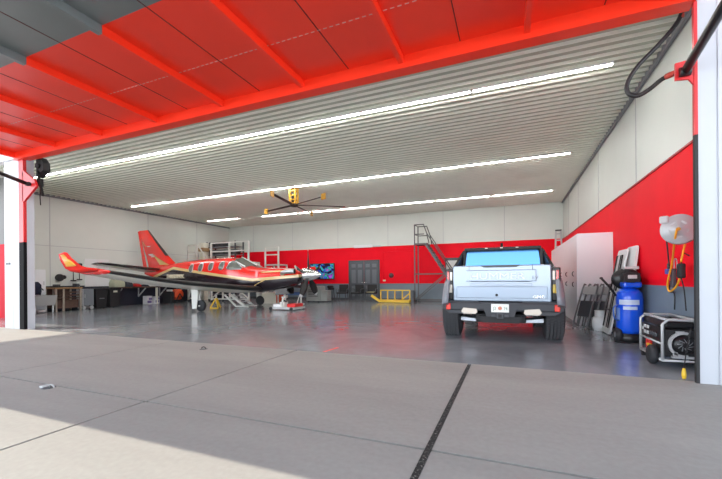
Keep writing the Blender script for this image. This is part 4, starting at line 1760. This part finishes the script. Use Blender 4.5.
# propane tank
gt = thing('propane_tank', 'small white propane tank standing on floor before the folded chairs', 'gas tank', (1.80, 9.46, 0))
bm = NB()
lathe(bm, [(0, .03), (.11, .03), (.135, .06), (.15, .10), (.15, .24), (.135, .29), (.09, .325), (0, .335)], (0, 0, 0), 'Z', 28)
obj('tank', bm, M('tank_white', (0.74, 0.78, 0.80), .35), gt)
bm = NB()
lathe(bm, [(.10, 0), (.115, 0), (.115, .035), (.10, .035)], (0, 0, 0), 'Z', 24)
obj('foot_ring', bm, MATS['tank_white'], gt)
bm = NB()
for a0 in (20, 200):
    rg = []
    for j in range(9):
        a = R(a0 + j * 17)
        rg.append([(math.cos(a) * r_, math.sin(a) * r_, z_) for r_, z_ in ((.085, .30), (.097, .30), (.097, .44), (.085, .44))])
    loft(bm, rg, smooth=False)
lathe(bm, [(.075, .43), (.1, .43), (.1, .45), (.075, .45)], (0, 0, 0), 'Z', 20)
obj('collar', bm, MATS['tank_white'], gt)
bm = NB()
lathe(bm, [(0, .33), (.025, .33), (.025, .39), (.04, .40), (.04, .415), (0, .415)], (0, 0, 0), 'Z', 14)
obj('valve', bm, DGREY, gt)

# folding tables leaning on the wall
for k, (yy, off, w, hh, lab) in enumerate(((9.0, .0, .64, 1.72, 'white folding table showing its black folded legs, leaning on red wall'), (8.64, .07, .64, 1.76, 'white folding table, the right one leaning flat on the red wall'))):
    t = thing('folding_table', lab, 'table', (XR - .06, yy, 0), 0, 'white folding tables leaning on the right wall')
    lean = .32 if k == 0 else .2
    n = Vector((-math.cos(.13), 0, math.sin(.13)))

    def TP(a, z, o_):
        # a along wall (-y to +y), z up the table, o_ outwards
        base = Vector((-lean - .03 + off, a, 0.02)) + Vector((lean * z / hh, 0, z))
        return base + Vector((-o_, 0, .1 * o_))
    bm = NB()
    rr_ = .07
    ol = []
    for (sx, sz) in ((-1, 0), (1, 0), (1, 1), (-1, 1)):
        cxx, czz = sx * (w / 2 - rr_), rr_ if sz == 0 else hh - rr_
        a0 = {(-1, 0): 180, (1, 0): 270, (1, 1): 0, (-1, 1): 90}[(sx, sz)]
        for j in range(5):
            a = R(a0 + j * 22.5)
            ol.append((cxx + rr_ * math.cos(a), czz + rr_ * math.sin(a)))
    loft(bm, [[TP(a, z, 0) for a, z in ol], [TP(a, z, .035) for a, z in ol]], smooth=False)
    obj('tabletop', bm, M('table_white', (0.70, 0.71, 0.72), .4), t)
    bm = NB()
    for f in (.33, .66):
        bar(bm, TP(-w / 2 + .05, hh * f, .037), TP(w / 2 - .05, hh * f, .037), .02)
    obj('stiffener', bm, LGREY, t)
    if k == 0:
        for z0, z1 in ((.12, .84), (.88, 1.6)):
            bm = NB()
            p = [TP(-.2, z0, .05), TP(-.2, z1, .06), TP(.2, z1, .06), TP(.2, z0, .05)]
            tube(bm, p, .014, 8)
            tube(bm, [TP(-.2, (z0 + z1) / 2, .055), TP(.2, (z0 + z1) / 2, .055)], .012, 8)
            tube(bm, [TP(-.08, z0, .055), TP(-.08, z1, .06)], .01, 8)
            obj('folded_legs', bm, BLACK, t)

# air compressor
ac_ = thing('air_compressor', 'upright bright blue air compressor on wheels beside the right wall', 'air compressor', (1.985, 8.0, 0))
ac_.scale = (1.22, 1.22, 1.04)
bm = NB()
lathe(bm, [(0, .13), (.10, .13), (.15, .17), (.168, .24), (.168, .78), (.155, .86), (.11, .93), (0, .955)], (0, 0, 0), 'Z', 36)
obj('tank', bm, BLUE, ac_)
bm = NB()
loft(bm, [circle((0, 0, z_), Vector((1, 0, 0)), Vector((0, 1, 0)), r_, 24) for z_, r_ in ((.0, .13), (.03, .165), (.08, .175), (.16, .16))])
obj('tank_base', bm, BLACK, ac_)
for s in (-1, 1):
    bm = NB()
    lathe(bm, [(0, -.035), (.11, -.035), (.125, -.02), (.125, .02), (.11, .035), (0, .035)], (s * .155, -.06 - .03 * s, .125), 'X', 24)
    wh = obj('wheel', bm, RUBBER, ac_)
    bm = NB()
    lathe(bm, [(0, -.04), (.05, -.04), (.05, .04), (0, .04)], (s * .155, -.06 - .03 * s, .125), 'X', 16)
    obj('hub_cap', bm, MGREY, wh)
bm = NB()
box(bm, -.10, .13, -.13, .10, .95, 1.06, bev=.03)
obj('pump_shroud', bm, BLUE, ac_)
bm = NB()
box(bm, -.09, .07, -.17, .07, 1.04, 1.22, bev=.04)
cyl(bm, (-.02, -.05, 1.2), (-.02, -.05, 1.27), .06)
for k in range(4):
    box(bm, -.11, .09, -.18 + k * .05, -.155 + k * .05, 1.05, 1.20)
pu = obj('pump_head', bm, BLACKM, ac_)
bm = NB()
box(bm, -.06, .05, -.195, -.18, 1.11, 1.17, bev=.005)
obj('name_plate', bm, LGREY, pu)
bm = NB()
lathe(bm, [(.03, -.03), (.185, -.04), (.195, 0), (.185, .04), (.03, .03)], (.0, .16, 1.10), 'Y', 26)
obj('belt_guard', bm, BLACK, ac_)
bm = NB()
box(bm, -.08, .1, -.1, .02, 1.27, 1.32, bev=.01)
obj('air_filter', bm, LGREY, ac_)
bm = NB()
for s in (0, .05):
    tube(bm, [(-.16, .0 + s, .80), (-.24, -.02 + s, .95), (-.36, -.05 + s, 1.12)], .014, 8)
tube(bm, [(-.36, -.05, 1.12), (-.36, 0, 1.12)], .02, 8)
obj('push_handle', bm, BLACK, ac_)
bm = NB()
tube(bm, [(-.15, -.08, .38), (-.21, -.1, .42), (-.22, -.1, .6), (-.16, -.1, .66)], .012, 8, 3)
obj('air_line', bm, M('blue_line', (0.05, 0.15, 0.5), .4), ac_)
# labels wrapped on the tank
for nm, z0, z1, a0, a1, m in (('tank_label', .66, .745, -150, -60, M('label_pale', (0.55, 0.66, 0.85), .4)), ('tank_label', .575, .63, -130, -70, MATS['label_pale']), ('warning_label', .38, .60, -170, -146, M('label_blue', (0.18, 0.32, 0.72), .4))):
    bm = NB()
    rg = []
    for j in range(9):
        a = R(a0 + (a1 - a0) * j / 8)
        rg.append([(math.cos(a) * r_, math.sin(a) * r_, z_) for r_, z_ in ((.166, z0), (.171, z0), (.171, z1), (.166, z1))])
    loft(bm, rg, smooth=False)
    obj(nm, bm, m, ac_)

# generator
ge = thing('portable_generator', 'black portable generator in a grey tube frame, by the right door pier', 'generator', (2.02, 6.28, 0))
GX0, GX1, GY0, GY1, GZ0, GZ1 = -.20, .20, -.38, .48, .09, .62
FR = M('frame_grey', (0.50, 0.52, 0.53), .35, metal=.2)
for yy in (GY0, GY1):
    bm = NB()
    tube(bm, [(GX0, yy, GZ0), (GX0, yy, GZ1 - .06), (GX0 + .06, yy, GZ1), (GX1 - .06, yy, GZ1), (GX1, yy, GZ1 - .06), (GX1, yy, GZ0), (GX0, yy, GZ0)], .018, 10)
    obj('end_hoop', bm, FR, ge)
bm = NB()
for xx in (GX0, GX1):
    tube(bm, [(xx, GY0, GZ0), (xx, GY1, GZ0)], .018, 10)
for xx in (GX0 + .05, GX1 - .05):
    tube(bm, [(xx, GY0, GZ1), (xx, GY1, GZ1)], .018, 10)
tube(bm, [(GX0, GY0, .30), (GX0, GY1, .30)], .014, 10)
obj('frame_rail', bm, FR, ge)
bm = NB()
box(bm, GX0 + .04, GX1 - .04, GY0 + .06, GY1 - .06, .50, .60, bev=.03)
ft = obj('fuel_tank', bm, BLACK, ge)
bm = NB()
lathe(bm, [(0, 0), (.035, 0), (.035, .02), (0, .025)], (0, .05, .605), 'Z', 14)
obj('fuel_cap', bm, DGREY, ft)
bm = NB()
box(bm, GX0 + .04, GX1 - .03, GY0 + .04, GY0 + .40, .13, .49, bev=.02)
en = obj('engine', bm, BLACKM, ge)
bm = NB()
lathe(bm, [(.0, -.05), (.07, -.05), (.10, -.03), (.125, .0), (.13, .05)], (.03, GY0 + .02, .30), 'Y', 26)
rs = obj('recoil_starter', bm, BLACK, en)
bm = NB()
for k in range(10):
    a = 2 * PI * k / 10
    bar(bm, (.03 + .035 * math.cos(a), GY0 - .035, .30 + .035 * math.sin(a)), (.03 + .085 * math.cos(a + .5), GY0 - .028, .30 + .085 * math.sin(a + .5)), .008)
obj('starter_fins', bm, MGREY, rs)
bm = NB()
rg = []
for j in range(15):
    a = R(75 + j * 15)
    rg.append([(.03 + math.cos(a) * r_, y_, .30 + math.sin(a) * r_) for r_, y_ in ((.135, GY0 + .0), (.165, GY0 + .0), (.165, GY0 + .05), (.135, GY0 + .05))])
loft(bm, rg, smooth=False)
box(bm, -.10, .17, GY0 - .01, GY0 + .05, .125, .15)
box(bm, -.08, -.04, GY0 + 0.0, GY0 + .05, .14, .20)
obj('engine_guard', bm, LGREY, en)
bm = NB()
box(bm, -.05, .04, GY0 + .032, GY0 + .04, .45, .47)
obj('engine_label', bm, LGREY, en)
bm = NB()
box(bm, GX0 + .005, GX0 + .04, GY0 + .05, GY1 - .02, .32, .50, bev=.006)
pn = obj('outlet_panel', bm, BLACK, ge)
for yy in (-.16, -.07, .02):
    bm = NB()
    lathe(bm, [(.0, -.02), (.025, -.02), (.034, -.012), (.034, 0)], (GX0 + .004, yy, .395), 'X', 14)
    obj('outlet', bm, DGREY, pn)
bm = NB()
for yy, z0 in ((.14, .44), (.14, .36), (.26, .44), (.26, .36), (.36, .40)):
    box(bm, GX0 - .003, GX0 + .006, yy, yy + .075, z0, z0 + .045)
obj('panel_label', bm, LGREY, pn)
bm = NB()
box(bm, GX0 + .06, GX1 - .05, GY1 - .44, GY1 - .05, .12, .46, bev=.02)
al = obj('alternator', bm, DGREY, ge)
bm = NB()
box(bm, GX0 + .02, GX0 + .06, GY1 - .30, GY1 - .14, .13, .30, bev=.01)
obj('battery', bm, REDP, al)
bm = NB()
cyl(bm, (GX0 + .02, GY0 + .42, .2), (GX0 + .02, GY0 + .62, .2), .022)
obj('oil_fill', bm, YELLOW, en)
for s in (0, 1):
    bm = NB()
    xx = GX0 - .07 if s == 0 else GX1 + .0
    lathe(bm, [(0.03, -.04), (.11, -.045), (.13, -.02), (.13, .02), (.11, .045), (.03, .04)], (xx + .02, GY0 + .20, .13), 'X', 24)
    gw = obj('wheel', bm, RUBBER, ge)
    bm = NB()
    lathe(bm, [(0, -.03), (.06, -.03), (.06, .03), (0, .03)], (xx + .02, GY0 + .20, .13), 'X', 16)
    obj('hub_cap', bm, DGREY, gw)
for yy in (GY1 - .03,):
    bm = NB()
    box(bm, GX0, GX0 + .04, yy - .03, yy + .03, 0, .09)
    box(bm, GX1 - .04, GX1, yy - .03, yy + .03, 0, .09)
    obj('foot', bm, BLACKM, ge)

# wall hose reel, cord loop, control pendant
re_ = thing('wall_hose_reel', 'round silver cord reel mounted high on the red right wall', 'hose reel', (2.04, 6.0, 1.80), R(64))
bm = NB()
lathe(bm, [(.0, -.07), (.05, -.07), (.06, -.055), (.19, -.05), (.197, -.04), (.19, -.032), (.12, -.03), (.12, .03), (.19, .032), (.197, .04), (.19, .05), (0, .05)], (0, 0, 0), 'X', 40)
obj('spool', bm, M('reel_silver', (0.50, 0.52, 0.54), .35, metal=.3), re_)
for k in range(5):
    bm = NB()
    a = 2 * PI * k / 5 + .3
    bar(bm, (-.053, .10 * math.cos(a) - .03 * math.sin(a), .10 * math.sin(a) + .03 * math.cos(a)), (-.053, .10 * math.cos(a + .9), .10 * math.sin(a + .9)), .008, .018)
    obj('spoke', bm, LGREY, re_)
bm = NB()
lathe(bm, [(0, -.09), (.018, -.088), (.024, -.075), (.024, -.06)], (0, 0, 0), 'X', 16)
obj('hub', bm, ORANGE, re_)
bm = NB()
box(bm, -.07, .04, .10, .20, .09, .19, bev=.02)
box(bm, .05, .10, -.05, .05, -.05, .05)
bar(bm, (.08, 0, 0), (.2, -.07, 0), .05)
obj('mount_bracket', bm, LGREY, re_)
cordo = thing('extension_cord', 'yellow extension cord looping down the wall from the silver reel', 'cord', (XR, 6.3, 0))
bm = NB()
tube(bm, [(-.27, -.40, 1.80), (-.26, -.30, 1.66), (-.12, .22, 1.38), (-.10, .42, 1.16), (-.08, .52, 1.04), (-.08, .48, .975), (-.10, .36, .965), (-.12, .22, .985), (-.12, .06, 1.06), (-.12, -.04, 1.16)], .013, 8, 5)
tube(bm, [(-.12, -.08, 1.38), (-.1, -.14, 1.6), (-.08, -.17, 1.72)], .013, 8, 5)
obj('cord', bm, CORD, cordo)
pend = thing('cord_connector_box', 'black connector box hanging at the end of the yellow cord', 'connector', (XR - .12, 6.22, 0))
bm = NB()
box(bm, -.035, .035, -.06, .06, 1.16, 1.36, bev=.02)
obj('box', bm, BLACKM, pend)
bm = NB()
tube(bm, [(0, 0, 1.16), (.03, 0, 1.0), (.05, .0, .72)], .008, 8, 3)
tube(bm, [(0, 0, 1.36), (.01, 0, 1.44), (.06, .08, 1.5), (.11, .05, 1.46)], .007, 8, 3)
obj('lead', bm, BLACK, pend)
al_ = thing('air_hose_drop', 'black air hose drop with blue and steel fittings on the red wall', 'air hose', (XR, 6.78, 0))
bm = NB()
tube(bm, [(-.04, .08, 1.95), (-.06, .14, 1.86), (-.05, .12, 1.6), (-.05, .06, 1.34)], .010, 8, 4)
tube(bm, [(-.05, .02, 1.12), (-.05, .06, .96), (-.05, -.12, .93), (-.05, -.12, .70)], .010, 8, 4)
obj('hose', bm, BLACK, al_)
bm = NB()
box(bm, -.09, -.02, .02, .12, 1.22, 1.30, bev=.01)
cyl(bm, (-.06, .03, 1.25), (-.06, -.07, 1.18), .02)
obj('regulator', bm, M('reg_blue', (0.06, 0.08, 0.42), .4), al_)
bm = NB()
cyl(bm, (-.05, .09, 1.30), (-.05, .09, 1.38), .018)
box(bm, -.08, -.03, -.14, -.06, 1.02, 1.30, bev=.01)
obj('filter_bowl', bm, DGREY, al_)
bm = NB()
tube(bm, [(-.04, -.1, 1.1), (-.05, -.12, 1.4), (-.05, -.18, 1.44), (-.05, -.22, 1.38), (-.05, -.2, 1.3)], .008, 8, 3)
obj('steel_tube', bm, STEEL, al_)
yt = thing('yellow_plug', 'small yellow plug end hanging low beside the right door jamb', 'plug', (1.84, 5.32, -.06))
bm = NB()
lathe(bm, [(0, .06), (.018, .06), (.024, .1), (.02, .15), (.012, .18), (0, .18)], (0, 0, 0), 'Z', 12)
obj('plug', bm, YELLOW, yt)
bm = NB()
tube(bm, [(0, 0, .18), (.02, -.02, .4), (.045, -.06, .65)], .006, 6, 3)
obj('lead', bm, BLACK, yt)

# ------------------------------------------------------------------ door hydraulics
hc = thing('hydraulic_cylinder', 'black hydraulic cylinder slanting from right jamb bracket to the raised door', 'hydraulic cylinder', (1.80, 5.12, 3.46), 0, 'door cylinders')
bm = NB()
cyl(bm, (0, 0, 0), (.02, -1.5, .36), .045, seg=18)
obj('barrel', bm, BLACK, hc)
bm = NB()
cyl(bm, (.02, -1.5, .36), (.03, -3.0, .74), .025, seg=14)
obj('piston_rod', bm, CHROME, hc)
bm = NB()
cyl(bm, (-.05, 0, 0), (.05, 0, 0), .05)
obj('clevis', bm, BLACK, hc)
hc2 = dup(hc, (-10.85, 5.10, 3.56), None, 'black hydraulic cylinder slanting from left jamb bracket out of frame')
hs = thing('hydraulic_hose', 'thick black hydraulic hose looping down from the header to right bracket', 'hose', (0, 5.44, 0))
bm = NB()
tube(bm, [(1.885, -.02, 4.30), (1.83, 0, 4.18), (1.66, 0, 3.98), (1.46, .02, 3.78), (1.355, .02, 3.60), (1.36, .02, 3.47), (1.45, .0, 3.41), (1.56, -.03, 3.45), (1.67, -.10, 3.52), (1.76, -.24, 3.50)], .026, 10, 6)
obj('hose', bm, BLACK, hs)
bm = NB()
cyl(bm, (1.885, -.02, 4.24), (1.885, -.02, 4.40), .02)
obj('fitting', bm, M('fitting_red', (0.5, 0.05, 0.03), .4), hs)
bm = NB()
cyl(bm, (1.69, -.14, 3.52), (1.76, -.23, 3.51), .032)
obj('fitting', bm, M('fitting_red', (0.5, 0.05, 0.03), .4), hs)
dm = thing('door_latch_motor', 'black latch motor with a hanging lever on the left door jamb', 'motor', (-11.00, 5.46, 4.08))
bm = NB()
prism(bm, [(-.12, .24), (.02, .24), (.16, .10), (.18, -.10), (.02, -.16), (-.12, -.24)], 'Y', -.06, .1)
lathe(bm, [(0, -.12), (.06, -.12), (.07, -.06)], (.0, 0, .02), 'Y', 16)
obj('motor_body', bm, BLACKM, dm)
bm = NB()
bar(bm, (-.02, -.08, -.1), (.24, -.1, -.76), .05, .04)
obj('lever', bm, BLACK, dm)
bm = NB()
box(bm, -.12, .0, -.06, .05, -.48, -.28, bev=.02)
tube(bm, [(-.06, 0, -.45), (-.08, 0, -.7), (-.06, 0, -.95)], .012, 8, 3)
obj('cable_box', bm, BLACKM, dm)
bm = NB()
tube(bm, [(-.3, .05, .35), (-.18, 0, .2), (-.08, 0, .1)], .012, 8, 3)
obj('cable', bm, BLACK, dm)

# ------------------------------------------------------------------ apron fittings
for k, (xx, yy, lab) in enumerate(((-4.78, 2.42, 'small metal tie-down set in the apron joint at far left'), (-4.91, 4.76, 'small dark floor socket on apron just outside the hangar floor'))):
    t = thing('tie_down', lab, 'tie-down', (xx, yy, 0))
    bm = NB()
    lathe(bm, [(0, .006), (.05, .006), (.07, .0)], (0, 0, 0), 'Z', 16)
    obj('plate', bm, DGREY, t)
    bm = NB()
    rgp = [(.045 * math.cos(R(a)), 0, .008 + .03 * math.sin(R(a))) for a in range(0, 181, 20)]
    tube(bm, [(p[0] + (.06 if k == 0 else 0), p[1], p[2]) for p in rgp], .008, 8)
    obj('ring', bm, BLACK if k else STEEL, t)
    if k == 0:
        bm = NB()
        box(bm, -.10, -.04, -.04, .04, 0, .02, bev=.005)
        obj('cover_flap', bm, LGREY, t)
bm = NB()
prism(bm, [(-2.86, 5.26), (-2.81, 5.26), (-2.76, 5.66), (-2.81, 5.66)], 'Z', 0.0005, .004)
tag(obj('floor_tape', bm, REDP), 'short strip of red tape stuck on floor just inside the doorway', 'tape')
